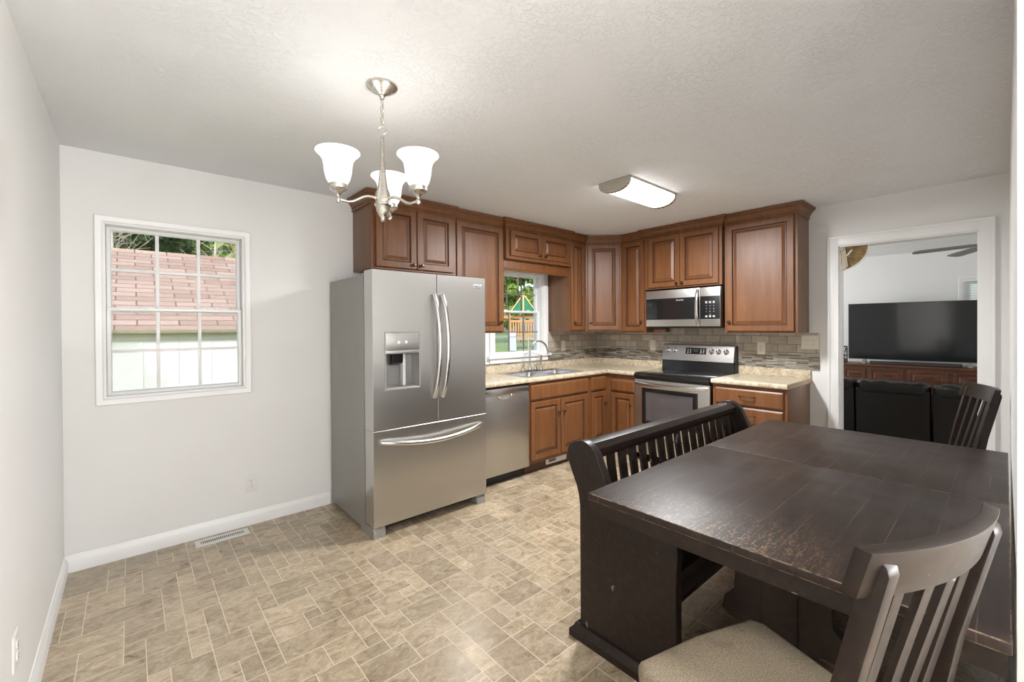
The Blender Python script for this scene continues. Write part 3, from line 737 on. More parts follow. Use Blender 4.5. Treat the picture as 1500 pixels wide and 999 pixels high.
text('badge_lettering', 'GALLERY', .0085, grey_mark, bd, T(2.327 - o.x, yd - .0016 - o.y, 1.698 - o.z) @ FACE)

# ------------------------------------------------------------------ dishwasher
root = thing('dishwasher', 'stainless built-in dishwasher between refrigerator and sink cabinet', 'dishwasher', (2.765, -.30, 0)); o = root.location
MB(o).box(2.472, 3.063, -.585, -.03, .10, .868).build('tub', grey_plastic, root)
MB(o).box(2.47, 3.066, -.545, -.50, 0, .10).build('toe_panel', black_plastic, root)
d = MB(o).box(2.470, 3.066, -.622, -.584, .095, .792, .004).build('door', steel, root)
MB(o).box(2.470, 3.066, -.619, -.584, .795, .850, .004).build('control_strip', steel_h, root)
MB(o).tube([(2.690, -.622, .787), (2.700, -.640, .775), (2.715, -.648, .768), (2.77, -.650, .766), (2.83, -.648, .768), (2.842, -.640, .775), (2.852, -.622, .787)], .008, 10).build('handle', steel_h, d)
MB(o).box(2.47, 3.066, -.585, -.56, .852, .8735).build('gasket', black_plastic, root)

# ------------------------------------------------------------------ range (local frame: front faces -y)
root = thing('range', 'stainless electric range with black glass cooktop and oven window', 'stove', (4.237, -.990, 0), -pi / 2)
w = .783; dp_ = X1 - 4.237 - .012
MB().box(.004, w - .004, .03, dp_, .03, .868).build('body', black_enamel, root)
for x in (.05, w - .05):
    for y in (.08, dp_ - .06): MB().lathe([(.015, 0), (.015, .03)], 12, M=T(x, y, 0)).build('foot', black_plastic, root)
MB().box(0, w, -.018, dp_ - .10, .868, .900, .006).box(.01, w - .01, -.010, dp_ - .10, .899, .9145, .003).build('cooktop', black_glass, root)
ring_m = simple('burner_ring_print', (.055, .055, .058), .15)
for x, y, rr in ((.20, .14, .10), (.58, .15, .085), (.20, .40, .075), (.57, .40, .10), ):
    MB().lathe([(rr - .004, .9146), (rr - .004, .9149), (rr, .9149), (rr, .9146), (rr - .004, .9146)], 40, M=T(x, y, 0)).build('burner_ring', ring_m, root)
d = MB().box(0, w, -.004, .028, .275, .845, .004).build('oven_door', steel, root)
MB().rings(.090, .672, .395, .762, [(0, 0), (0, .004), (.003, .005), (.030, .005), (.034, .003)], y=-.004).build('window_surround', black_glass, d)
MB().box(.135, .625, -.0085, -.006, .432, .722).build('oven_window', oven_glass, d)
pts = [(.012 + (w - .024) * i / 14, -.006 - .045 * sin(pi * i / 14) ** .5, .812 - .012 * sin(pi * i / 14)) for i in range(15)]
MB().tube(pts, [(.019, .010)] * 15, 12, flat=(0, 0, 1)).build('handle', steel_h, d)
MB().box(0, w, -.004, .028, .085, .268, .004).build('storage_drawer', steel, root)
MB().box(0.002, w - .002, .0, .03, .848, .868).build('vent_strip', black_plastic, root)
MB().box(0.002, w - .002, .03, .06, .03, .08).build('kick_panel', black_plastic, root)
# backguard
bgx0, bgx1 = .008, w - .008
MB().prism([(dp_ - .10, .900), (dp_ - .085, 1.025), (dp_ - .075, 1.03), (dp_, 1.03), (dp_, .900)], 'x', bgx0, bgx1, .004).build('backguard_base', black_enamel, root)
bgp = MB().prism([(dp_ - .095, 1.020), (dp_ - .060, 1.183), (dp_ - .045, 1.192), (dp_, 1.192), (dp_, 1.020)], 'x', bgx0, bgx1, .004).build('control_panel', steel, root)
MB().prism([(dp_ - .07, .900), (dp_ - .04, 1.185), (dp_, 1.185), (dp_, .900)], 'x', bgx1, bgx1 + .010, .002).build('side_panel', black_plastic, root)
ang = math.atan2(.035, .163)
PM = lambda x, z: T(x, dp_ - .095 + (z - 1.020) * .035 / .163, z) @ RX(-ang)
dsp = MB().box(-.112, .112, -.003, .004, -.034, .034, .002, M=PM(.385, 1.124)).build('display', black_glass, bgp)
MB().box(-.026, .026, -.0036, -.003, -.012, .016, M=PM(.385, 1.128)).build('clock', display_glow, dsp)
mb = MB()
for i in range(-3, 4):
    for kz in (-.018, -.002, .014):
        if i in (-1, 0, 1): continue
        mb.box(i * .028 - .006, i * .028 + .006, -.0036, -.003, kz - .003, kz + .003, M=PM(.385, 1.124))
mb.build('button_marks', mark_m, dsp)
for x in (.065, .145, .555, .625, .700):
    k = MB().lathe([(.026, 0), (.026, .004), (.021, .007), (.019, .026), (.016, .029), (0, .029)], 24, M=PM(x, 1.124) @ FACE).box(-.004, .004, -.037, -.010, -.018, .018, .002, M=PM(x, 1.124)).build('control_knob', steel_h, bgp)
    mb = MB()
    for q in range(8):
        an = radians(45 * q); mb.box(-.0015, .0015, -.0015, 0.0, .028, .033, M=PM(x, 1.124) @ RY(an))
    mb.build('dial_marks', grey_mark, bgp)

# ------------------------------------------------------------------ microwave
root = thing('microwave', 'stainless over-range microwave with black door and keypad', 'microwave', (4.482, -.977, 1.372), -pi / 2)
w, hh, dd = .788, .396, X1 - 4.482 - .004
MB().box(0, w, .022, dd, .012, hh, .003).build('case', black_enamel, root)
MB().box(0, w, .02, dd - .02, .0, .012, .002).build('underside', black_plastic, root)
d = MB().box(.002, .590, 0, .024, .014, hh - .004, .003).build('door', steel, root)
MB().box(.004, .586, -.003, .002, .085, .306, .001).build('door_glass', black_glass, d)
MB().box(.128, .545, -.0036, -.0028, .090, .300).build('door_window', black_glass, d)
MB().tube([(.572 + 0.0 * i, -.004 - .040 * sin(pi * i / 12) ** .6, .018 + (.376 - .018) * i / 12) for i in range(13)], [(.010, .016)] * 13, 12, flat=(0, 1, 0)).build('handle', steel_h, d)
text('door_lettering', 'FRIGIDAIRE', .0155, mark_m, d, T(.385, -.0042, .281) @ FACE)
p = MB().box(.593, w - .003, 0, .024, .014, hh - .004, .003).build('control_panel', steel, root)
MB().box(.596, w - .005, -.003, .002, .085, .306, .001).build('keypad', black_glass, p)
kp = [['1', '2', '3'], ['4', '5', '6'], ['7', '8', '9'], ['', '0', '']]
for i, row in enumerate(kp):
    for j, ch in enumerate(row):
        if ch: text('key_number', ch, .014, mark_m, p, T(.655 + j * .036, -.0036, .212 - i * .028) @ FACE)
mb = MB()
for j in range(3):
    for z in (.250, .238, .112, .103): mb.box(.645 + j * .036, .665 + j * .036, -.0036, -.003, z, z + .006)
mb.build('key_marks', mark_m, p)
MB().box(.06, .20, .05, .14, -.045, .002, .004).build('grease_filter', glaze, root)

# ------------------------------------------------------------------ outlets, switch plate, floor register
def duplex(label, x, y, z, rz, mat=white_pl, w=.072, h=.118):
    root = thing('wall_outlet', label, 'outlet', (x, y, z), rz)
    MB().rings(-w / 2, w / 2, -h / 2, h / 2, [(0, 0), (0, .003), (.004, .006), (.01, .0065)], y=-.0003).build('cover_plate', mat, root)
    for s in (1, -1):
        r = MB().prism([(.0165 * cos(radians(q)), s * .0195 + max(-.0135, min(.0135, .0175 * sin(radians(q))))) for q in range(0, 360, 15)], 'y', -.0095, -.005, .001).build('receptacle', mat, root)
        mb = MB(); mb.box(-.0075, -.0055, -.0099, -.009, s * .0195 - .001, s * .0195 + .008); mb.box(.0055, .0075, -.0099, -.009, s * .0195, s * .0195 + .007); mb.lathe([(0, 0), (.0024, 0), (.0024, .0006), (0, .0006)], 10, M=T(0, -.0094, s * .0195 - .006) @ FACE)
        mb.build('slots', slot_m, r)
    MB().lathe([(0, 0), (.003, 0), (.003, .001), (0, .0015)], 10, M=T(0, -.0065, 0) @ FACE).build('screw', nickel, root)
    return root
duplex('white outlet low on the wall left of the refrigerator', .930, 0, .291, 0)
duplex('white outlet low on the left side wall', 0, -1.415, .348, pi / 2)
duplex('ivory outlet on the tiles right of the range', X1 - .0095, -1.985, 1.172, -pi / 2, ivory)
def blank(label, x, y, z, rz, w=.072, h=.118):
    root = thing('wall_outlet', label, 'outlet', (x, y, z), rz)
    MB().rings(-w / 2, w / 2, -h / 2, h / 2, [(0, 0), (0, .003), (.004, .006), (.01, .0065)], y=-.0003).build('cover_plate', ivory, root)
    MB().box(-.017, .017, -.009, -.005, -.033, .033, .0015).build('receptacle', ivory, root)
blank('ivory plate on the tiles beside the sink window', 4.222, -.0095, 1.163, 0)
blank('ivory plate on the tiles left of the range', X1 - .0095, -.828, 1.170, -pi / 2)
root = thing('switch_plate', 'wide ivory switch plate at the right end of the tiles', 'switch', (X1 - .0095, -2.386, 1.238), -pi / 2)
MB().rings(-.068, .068, -.062, .062, [(0, 0), (0, .003), (.004, .006), (.01, .0065)], y=-.0003).build('cover_plate', ivory, root)
for x in (-.023, .023):
    MB().box(x - .0165, x + .0165, -.009, -.005, -.033, .033, .0015).build('receptacle', ivory, root)
mb = MB()
for x in (-.023, .023):
    for z in (-.018, .018): mb.box(x - .007, x - .005, -.0096, -.009, z - .004, z + .004); mb.box(x + .005, x + .007, -.0096, -.009, z - .004, z + .004)
mb.build('slots', slot_m, root)
root = thing('floor_register', 'white slotted floor register by the baseboard under the window', 'vent', (.744, -.106, .0005), -.0)
MB().rings(-.150, .150, -.053, .053, [(0, 0), (0, .002), (.006, .005), (.010, .0055), (.030, .0055), (.031, .003)], M=RX(-pi / 2)).build('frame', simple('register_cream', (.74, .73, .69), .35), root)
mb = MB()
for i in range(23):
    x = -.118 + i * .0107; mb.box(x - .0026, x + .0026, -.021, .021, .0031, .0036)
mb.build('slots', slot_m, root)

# ------------------------------------------------------------------ ceiling fixture over the kitchen
cx0, cx1, cy0, cy1 = 2.895, 3.545, -1.825, -1.565
root = thing('ceiling_light', 'flat rectangular ceiling light with rounded white diffuser and nickel ends', 'ceiling light', (3.22, -1.695, H)); o = root.location
def arcp(dz, wd, n=12): return [(-1.695 - wd * cos(pi * i / n), H - .012 - dz * sin(pi * i / n) ** .75) for i in range(n + 1)]
MB(o).box(cx0, cx1, cy0, cy1, H - .014, H - .0005, .003).build('pan', nickel, root)
MB(o).prism([(-1.695 - .122, H - .006)] + arcp(.072, .122) + [(-1.695 + .122, H - .006)], 'x', cx0 + .022, cx1 - .022).build('diffuser', diffuser_glow, root)
for a, b in ((cx0 - .006, cx0 + .024), (cx1 - .024, cx1 + .006)):
    MB(o).prism([(-1.695 - .130, H - .002)] + arcp(.078, .130) + [(-1.695 + .130, H - .002)], 'x', a, b, .003).build('end_cap', nickel, root)
area('kitchen_fixture_lamp', (3.22, -1.695, H - .10), (0, 0, -1), .58, .22, 80, (.99, .993, 1))

# ------------------------------------------------------------------ chandelier
hx, hy = 1.121, -1.754
root = thing('chandelier', 'three-light satin nickel chandelier with frosted bell shades', 'chandelier', (hx, hy, H)); o = root.location
B = T(hx, hy, 0)
MB(o).lathe([(0, H - .001), (.066, H - .001), (.066, H - .008), (.061, H - .013), (.022, H - .036), (.013, H - .044), (.008, H - .058), (0, H - .058)], 32, M=B).build('canopy', nickel, root)
ch = MB(o)
for i in range(5):
    zc = 2.366 - i * .0235; rot = RZ(pi / 2 * (i % 2) + .5)
    ch.tube([(.0075 * cos(q), 0, .0165 * sin(q)) for q in [2 * pi * k / 14 for k in range(14)]], .0019, 6, closed=True, M=T(hx, hy, zc) @ rot)
ch.tube([(hx, hy, 2.385), (hx + .004, hy, 2.34), (hx - .003, hy, 2.30), (hx, hy, 2.25)], .0016, 6)
ch.build('chain', nickel, root)
MB(o).tube([(.0165 * cos(q), 0, .0165 * sin(q)) for q in [2 * pi * k / 24 for k in range(24)]], .0028, 8, closed=True, M=T(hx, hy, 2.247) @ RZ(-.45)).build('loop_ring', nickel, root)
MB(o).lathe([(.0, 2.232), (.005, 2.232), (.006, 2.224), (.0075, 2.215), (.0085, 2.12), (.0085, 2.118), (.0105, 2.112), (.012, 2.08), (.016, 2.03), (.022, 1.995), (.029, 1.977), (.031, 1.970), (.031, 1.968), (0, 1.968)], 28, M=B).build('stem', nickel, root)
MB(o).lathe([(0, 1.969), (.030, 1.969), (.031, 1.966), (.031, 1.930), (.036, 1.926), (.036, 1.922), (.030, 1.915), (.026, 1.895), (.016, 1.878), (.010, 1.868), (.009, 1.858), (.005, 1.852), (0, 1.850)], 28, M=B).build('hub', nickel, root)
az0 = math.atan2(.907, .42) - radians(10)
RR = .186
for k in range(3):
    an = az0 + k * 2 * pi / 3; ux, uy = cos(an), sin(an)
    pts = []
    for r_, z_ in ((.028, 1.948), (.045, 1.951), (.065, 1.950), (.085, 1.943), (.105, 1.930), (.125, 1.918), (.145, 1.913), (.165, 1.915), (.180, 1.918), (RR, 1.919)): pts.append((hx + ux * r_, hy + uy * r_, z_))
    MB(o).tube(pts, .0062, 10).build('arm', nickel, root)
    A = T(hx + ux * RR, hy + uy * RR, 0)
    MB(o).lathe([(0, 1.902), (.007, 1.906), (.0095, 1.914), (.0095, 1.922), (.006, 1.928), (.008, 1.934), (.012, 1.940), (.020, 1.950), (.034, 1.958), (.036, 1.962), (.036, 1.978), (.0, 1.978)], 24, M=A).build('cup', nickel, root)
    sh = MB(o).lathe([(.030, 1.972), (.036, 1.980), (.046, 1.998), (.053, 2.025), (.056, 2.055), (.060, 2.075), (.070, 2.092), (.082, 2.103), (.087, 2.108), (.0865, 2.112), (.080, 2.109), (.067, 2.098), (.056, 2.080), (.051, 2.055), (.048, 2.025), (.041, 2.0), (.030, 1.982)], 36, M=A).build('shade', shade_glow, root)
    MB(o).lathe([(0, 1.979), (.012, 1.979), (.012, 2.0), (.018, 2.02), (.020, 2.035), (.014, 2.05), (0, 2.056)], 16, M=A).build('bulb', bulb_glow, root)
    pl = bpy.data.lights.new('chandelier_lamp', 'POINT'); pl.energy = .62; pl.color = (1, .97, .93); pl.shadow_soft_size = .05
    po = bpy.data.objects.new('chandelier_lamp', pl); COL.objects.link(po); po.location = (hx + ux * RR, hy + uy * RR, 2.07)

# ------------------------------------------------------------------ dining table
tx0, tx1, ty0, ty1, tz = 1.580, 3.490, -3.553, -2.505, .765
root = thing('dining_table', 'large worn espresso dining table with a leaf seam across its top', 'table', ((tx0 + tx1) / 2, (ty0 + ty1) / 2, 0)); o = root.location
txm = 2.565
for a, b in ((tx0, txm - .0016), (txm + .0016, tx1)):
    MB(o).box(a, b, ty0, ty1, tz - .026, tz, .0028, 2).wear().build('tabletop', [table_m, edge_wear], root)
mb = MB(o)
mb.box(tx0 + .006, tx0 + .03, ty0 + .006, ty1 - .006, .690, tz - .0258); mb.box(tx1 - .03, tx1 - .006, ty0 + .006, ty1 - .006, .690, tz - .0258)
mb.box(tx0 + .03, tx1 - .03, ty0 + .006, ty0 + .03, .690, tz - .0258); mb.box(tx0 + .03, tx1 - .03, ty1 - .03, ty1 - .006, .690, tz - .0258)
mb.build('apron', espresso, root)
yc = -3.02
def trestle(xc):
    p = MB(o)
    post = [(yc - .055, .05), (yc - .055, .66), (yc + .055, .66), (yc + .055, .05)]
    p.prism(post, 'x', xc - .035, xc + .035, .004)
    def half(s):
        pts = [(0.05, .645), (.30, .645), (.30, .60), (.27, .575), (.24, .57), (.22, .545), (.19, .515), (.16, .50), (.15, .46), (.155, .40), (.19, .36), (.20, .31), (.17, .29), (.12, .29), (.09, .25), (.085, .19), (.11, .145), (.16, .125), (.22, .12), (.25, .095), (.28, .085), (.34, .08), (.37, .06), (.37, .02), (.05, .02)]
        return [(yc + s * a, z) for a, z in pts]
    for s in (1, -1): p.prism(half(s), 'x', xc - .024, xc + .024, .004)
    p.box(xc - .05, xc + .05, yc - .38, yc + .38, 0, .045, .008); p.box(xc - .05, xc + .05, yc - .40, yc + .40, .645, .690, .006)
    return p.build('trestle_leg', espresso, root)
trestle(2.02); trestle(3.05)
MB(o).box(2.05, 3.02, yc - .02, yc + .02, .20, .31, .005).build('stretcher', espresso, root)

# ------------------------------------------------------------------ bench
bx0, bx1 = 1.800, 3.400
root = thing('dining_bench', 'black sleigh-back bench with slatted back pushed under the table', 'bench', ((bx0 + bx1) / 2, -2.48, 0)); o = root.location
prof = [(-2.281, .045), (-2.281, .36), (-2.281, .589), (-2.274, .635), (-2.262, .675), (-2.234, .730), (-2.214, .776), (-2.206, .806), (-2.214, .839), (-2.228, .856), (-2.247, .869), (-2.287, .881), (-2.318, .877), (-2.348, .860), (-2.374, .832), (-2.388, .798), (-2.406, .761), (-2.420, .724), (-2.445, .690), (-2.50, .668), (-2.60, .660), (-2.68, .645), (-2.725, .615), (-2.742, .575), (-2.745, .53), (-2.738, .48), (-2.738, .045)]
for a, b in ((bx0, bx0 + .045), (bx1 - .045, bx1)):
    e = MB(o).prism(prof, 'x', a, b, .006, 3).build('end_panel', espresso, root)
    MB(o).sweep([(a, -2.748), (b, -2.748), (b, -2.271), (a, -2.271)], [(.0, 0), (.030, 0), (.030, .030), (.022, .038), (.014, .046), (.010, .058), (0, .062)], closed=True).box(a, b, -2.748, -2.271, 0, .05).build('foot_moulding', espresso, e)
    mb = MB(o)
    for yy, zz in ((-2.247, .825), (-2.30, .46), (-2.66, .52)):
        mb.lathe([(0, .0), (.007, 0), (.007, .0012), (.004, .0005), (0, .0005)], 12, M=T(a if a < 2 else b, yy, zz) @ RY(-pi / 2 if a < 2 else pi / 2))
    mb.build('screw_cap', black_plastic, e)
# top rail with rolled edge, curved slats, seat and front rail
MB(o).prism([(-2.245, .785), (-2.232, .83), (-2.250, .862), (-2.288, .872), (-2.325, .866), (-2.345, .842), (-2.345, .815), (-2.338, .800), (-2.315, .797), (-2.305, .812), (-2.285, .825), (-2.262, .805)], 'x', bx0 + .044, bx1 - .044, .004).build('top_rail', espresso, root)
ns = 17
for i in range(ns):
    xc = bx0 + .044 + (bx1 - bx0 - .088) * (i + .5) / ns
    pts = [(-2.318, .810), (-2.326, .74), (-2.335, .68), (-2.345, .60), (-2.352, .53), (-2.355, .46), (-2.355, .43)]
    q = [(a + .008, z) for a, z in pts] + [(a - .008, z) for a, z in pts[::-1]]
    MB(o).prism(q, 'x', xc - .0250, xc + .0250, .002).build('slat', espresso, root)
MB(o).box(bx0 + .044, bx1 - .044, -2.735, -2.335, .425, .462, .006).build('seat', espresso, root)
MB(o).box(bx0 + .044, bx1 - .044, -2.715, -2.690, .34, .426, .003).box(bx0 + .044, bx1 - .044, -2.37, -2.345, .34, .426, .003).build('seat_rail', espresso, root)
MB(o).box(bx0 + .044, bx1 - .044, -2.54, -2.50, .09, .17, .004).build('stretcher', espresso, root)

# ------------------------------------------------------------------ dining chairs (face +y, seat centre at the origin)
def make_chair(label, loc, rz):
    root = thing('dining_chair', label, 'chair', loc, rz, 'slat-back dining chairs at the table')
    ws, wb, zs = .230, .205, .458
    c = MB(); poly = [(-ws + .02, .20), (-ws, .17), (-wb, -.19), (-wb + .02, -.205), (wb - .02, -.205), (wb, -.19), (ws, .17), (ws - .02, .20), (0, .212)]
    tb = bmesh.new()
    def ring(s, z): return [tb.verts.new((x * s, y * s, z)) for x, y in poly]
    RG = [ring(.975, zs), ring(1.0, zs + .012), ring(1.0, zs + .034), ring(.975, zs + .048), ring(.90, zs + .056), ring(.5, zs + .061)]
    for a, b in zip(RG, RG[1:]):
        for i in range(len(a)): tb.faces.new((a[i], a[(i + 1) % len(a)], b[(i + 1) % len(a)], b[i]))
    tb.faces.new(RG[0]); tb.faces.new(RG[-1]); bmesh.ops.recalc_face_normals(tb, faces=tb.faces); c._merge(tb)
    c.build('seat_cushion', fabric, root, angle=60)
    f = MB(); f.box(-ws + .03, ws - .03, .165, .187, .36, zs, .002); f.box(-wb + .03, wb - .03, -.195, -.173, .36, zs, .002)
    for s in (-1, 1): f.prism([(s * (ws - .03), .18), (s * (ws - .052), .18), (s * (wb - .042), -.19), (s * (wb - .02), -.19)], 'z', .36, zs)
    f.build('seat_frame', espresso, root, smooth=False)
    for s in (-1, 1):
        MB().prism([(s * (ws - .012), .195), (s * (ws - .052), .195), (s * (ws - .052), .155), (s * (ws - .012), .155)], 'z', 0, zs - .001, .003).build('front_leg', espresso, root)
        # rear post: splayed leg, leaning upper part with a rounded top
        side = [(-.245, 0), (-.215, .22), (-.198, .43), (-.216, .55), (-.256, .78), (-.308, 1.010), (-.313, 1.021), (-.322, 1.028), (-.332, 1.027), (-.340, 1.019), (-.343, 1.005), (-.292, .78), (-.254, .55), (-.238, .43), (-.255, .22), (-.285, 0)]
        x0 = s * (wb - .022)
        MB().prism(side, 'x', min(x0, x0 - s * .030), max(x0, x0 - s * .030), .004).build('rear_post', espresso, root)
    # curved crest rail in front of the posts
    n = 16; hw = .206
    def yr(x): return -.312 - .034 * (1 - (x / hw) ** 2)
    tb = bmesh.new(); RG = []
    for i in range(n + 1):
        x = -hw + 2 * hw * i / n; y = yr(x)
        RG.append([tb.verts.new(p) for p in ((x, y + .026, .965), (x, y + .004, 1.046), (x, y - .020, 1.042), (x, y + .002, .961))])
    for a, b in zip(RG, RG[1:]):
        for j in range(4): tb.faces.new((a[j], a[(j + 1) % 4], b[(j + 1) % 4], b[j]))
    tb.faces.new(RG[0]); tb.faces.new(RG[-1]); bmesh.ops.recalc_face_normals(tb, faces=tb.faces)
    es = [e for e in tb.edges if len(e.link_faces) == 2 and e.calc_face_angle(0) > .8]
    bmesh.ops.bevel(tb, geom=es, offset=.003, segments=2, profile=.6, affect='EDGES')
    mb = MB(); mb._merge(tb); mb.build('crest_rail', espresso, root)
    for xs in (-.114, -.040, .034, .108):
        xs += .003; yt = yr(xs) + .010
        q = [(-.198, .462), (yt + .013, .968), (yt, .970), (-.211, .470)]
        MB().prism(q, 'x', xs - .0165, xs + .0165, .002).build('back_slat', espresso, root)
    MB().box(-wb + .03, wb - .03, -.218, -.192, .445, .485, .003).build('lower_rail', espresso, root)
    for s in (-1, 1): MB().box(s * .185 - .009, s * .185 + .009, -.245, .165, .17, .20, .002).build('stretcher', espresso, root)
    return root
ch1 = make_chair('dark slat-back chair with stained tan seat, nearest in front of the table end', (1.430, -3.158, 0), radians(-18))
dup(ch1, (3.790, -3.150, 0), radians(19), 'dark slat-back chair at the far end of the table by the doorway')

# ------------------------------------------------------------------ doorway ornament
root = thing('corner_fan_ornament', 'amber ribbed fan ornament with cord tassels in the top corner of the doorway', 'ornament', (X1 + .03, DOOR[1] - .014, 2.056)); o = root.location
yj, zt = DOOR[1] - .014, 2.056
tb = bmesh.new(); R0 = []; nn = 28
for j, rr in enumerate((.03, .07, .12, .165, .182)):
    R0.append([tb.verts.new((X1 + .03 - .018 * (1 - (rr / .19) ** 2) * 2 + (.005 if i % 2 else 0), yj - rr * sin(pi / 2 * i / nn), zt - rr * cos(pi / 2 * i / nn))) for i in range(nn + 1)])
for p_, q_ in zip(R0, R0[1:]):
    for i in range(nn): tb.faces.new((p_[i], p_[i + 1], q_[i + 1], q_[i]))
ret = bmesh.ops.solidify(tb, geom=tb.faces[:], thickness=.003)
mb = MB(o); mb._merge(tb); mb.build('fan_panel', red_strip, root)
MB(o).tube([(X1 + .03, yj - .186 * sin(pi / 2 * i / 20), zt - .186 * cos(pi / 2 * i / 20)) for i in range(21)], .006, 8).build('rim', cream_rim, root)
MB(o).tube([(X1 + .005, yj - .045 - .035 * i / 8, zt - .075 + .045 * i / 8 - .0 * i) for i in range(9)], .008, 8).build('centre_bar', cream_rim, root)
mb = MB(o)
for i, (dy, ln) in enumerate(((.004, .19), (.012, .20), (.020, .185), (.030, .205), (.038, .18), (.048, .17))):
    mb.tube([(X1 + .004 - .004 * (i % 2), yj - dy * .6, zt - .004), (X1 + .0 - .003 * (i % 3), yj - dy - .006 * sin(i), zt - ln * .5), (X1 + .002, yj - dy, zt - ln)], [.0035, .0045, .0055], 6)
mb.build('tassels', cord_m, root)

# ------------------------------------------------------------------ living room
root = thing('media_console', 'long brown media console under the television', 'console', (8.40, -2.55, 0)); o = root.location
cyA, cyB = -3.95, -1.55; cX0, cX1 = 8.17, 8.62; cz = .835
MB(o).box(cX0, cX1, cyA, cyB, .08, cz - .03, .004).box(cX0 + .03, cX1, cyA + .02, cyB - .02, 0, .08).build('carcass', buffet_w, root)
MB(o).box(cX0 - .03, cX1 + .01, cyA - .03, cyB + .03, cz - .03, cz, .008, 3).build('top', buffet_w, root)
bounds = [-1.56, -1.95, -2.247, -2.655, -3.085, -3.50, -3.94]
for a, b in zip(bounds, bounds[1:]):
    M = T(cX0, 0, 0) @ RZ(-pi / 2)
    d = MB(o).rings(-a + .022, -b - .022, .590, .775, [(0, 0), (0, .014), (.004, .018), (.026, .018), (.032, .010), (.05, .010), (.062, .017)], M=M).build('drawer', buffet_w, root, angle=20)
    ym = (a + b) / 2
    MB(o).tube([(cX0 - .015, ym - .05, .685), (cX0 - .038, ym - .045, .682), (cX0 - .042, ym, .680), (cX0 - .038, ym + .045, .682), (cX0 - .015, ym + .05, .685)], .006, 8).build('handle', bronze, d)
    MB(o).rings(-a + .022, -b - .022, .11, .565, [(0, 0), (0, .014), (.004, .018), (.045, .018), (.052, .010), (.07, .010), (.085, .017)], M=M).build('door', buffet_w, root, angle=20)
root = thing('television', 'large flat-screen television standing on the media console', 'television', (8.40, -2.71, cz), radians(4.0)); 
tw, tb_, tt = .715, .058, .868
MB().box(-.018, .028, -tw, tw, tb_, tt, .004).build('bezel', black_plastic, root)
MB().box(-.0195, -.017, -tw + .010, tw - .010, tb_ + .014, tt - .010).build('screen', tv_glass, root)
MB().box(.02, .06, -.35, .35, tb_ + .06, tb_ + .40, .01).build('back_housing', black_plastic, root)
silver = simple('silver_plastic', (.46, .46, .45), .35, metal=.3)
for y in (.53, -.53):
    MB().prism([(-.12, 0), (-.12, .006), (-.01, .062), (.02, .062), (.12, .006), (.12, 0)], 'y', y - .022, y + .022, .002).build('stand_foot', silver, root)
root = thing('soundbar', 'slim black soundbar lying under the television', 'soundbar', (8.28, -2.72, cz + .0005), radians(4.0))
MB().box(-.03, .03, -.46, .46, 0, .042, .01, 3).build('housing', black_plastic, root)
MB().box(-.0315, -.029, -.44, .44, .006, .036).build('grille', slot_m, root)
root = thing('picture_frame', 'small black frame with a pale mottled picture left of the television', 'picture', (8.33, -1.925, cz), radians(3))
MB().rings(-.065, .065, 0, .245, [(0, 0), (0, .012), (.003, .015), (.012, .015), (.014, .009), (.014, 0)], cap=False, M=RZ(-pi / 2)).build('frame', black_plastic, root)
mt, t, b = base_mat('mottled_photo', (.5, .5, .5), .3); f = noise(t, coords(t), 26, 3); t.links.new(ramp(t, f, [(.44, (.02, .02, .02)), (.5, (.25, .25, .24)), (.56, (.6, .6, .58))]), b.inputs['Base Color'])
MB().box(-.055, .055, -.006, .0, .012, .233, M=RZ(-pi / 2)).build('picture', mt, root)
MB().prism([(.0, .20), (.07, .0), (.075, .0), (.004, .205)], 'y', -.02, .02).build('easel_back', black_plastic, root)

# sofa seen from behind
root = thing('recliner_sofa', 'black leather recliner sofa seen from behind through the doorway', 'sofa', (6.35, -2.81, 0)); o = root.location
sb = [(-1.958, -2.512), (-2.523, -3.080), (-3.096, -3.655)]
for a, b in sb:
    bk = MB(o).prism([(5.93, .10), (5.895, .45), (5.88, .735), (5.90, .76), (6.05, .76), (6.10, .72), (6.14, .42), (6.16, .10)], 'y', b, a, .018, 3).build('backrest', leather, root)
    tb = bmesh.new(); bmesh.ops.create_cube(tb, size=1); bmesh.ops.subdivide_edges(tb, edges=tb.edges[:], cuts=9, use_grid_fill=True)
    rn = random.Random(int(-a * 100)); ph = rn.random() * 6
    for v in tb.verts:
        x, y, z = v.co
        k = lambda q, e: (abs(q * 2) ** e)
        rr = (k(x, 5) + k(y, 14) + k(z, 5)) ** (1 / 6) if (x or y or z) else 1
        sc = 1 / max(1e-6, (k(x, 5) + k(y, 14) + k(z, 5)) ** (.2)) * max(abs(x * 2), abs(y * 2), abs(z * 2))
        v.co = Vector((x * sc * .24, y * sc * (a - b + .004), z * sc * .125))
        yy = v.co.y
        v.co.z += .006 * sin(yy * 42 + ph) * (1 if z > 0 else .2) + .004 * sin(yy * 95 + ph * 2)
        v.co.x += .004 * sin(yy * 60 + ph)
    mb = MB(o); mb._merge(tb, T(5.985, (a + b) / 2, .770)); mb.build('head_cushion', leather, bk, angle=80)
    MB(o).box(6.10, 6.62, b + .005, a - .005, .26, .48, .05, 4).build('seat_cushion', leather, root)
MB(o).box(5.95, 6.64, sb[-1][1], sb[0][0], .04, .27, .02, 3).build('base', leather, root)
for y0, y1 in ((sb[0][0] + .004, sb[0][0] + .22), (sb[-1][1] - .22, sb[-1][1] - .004)): MB(o).box(5.95, 6.68, y0, y1, .03, .62, .06, 4).build('armrest', leather, root)

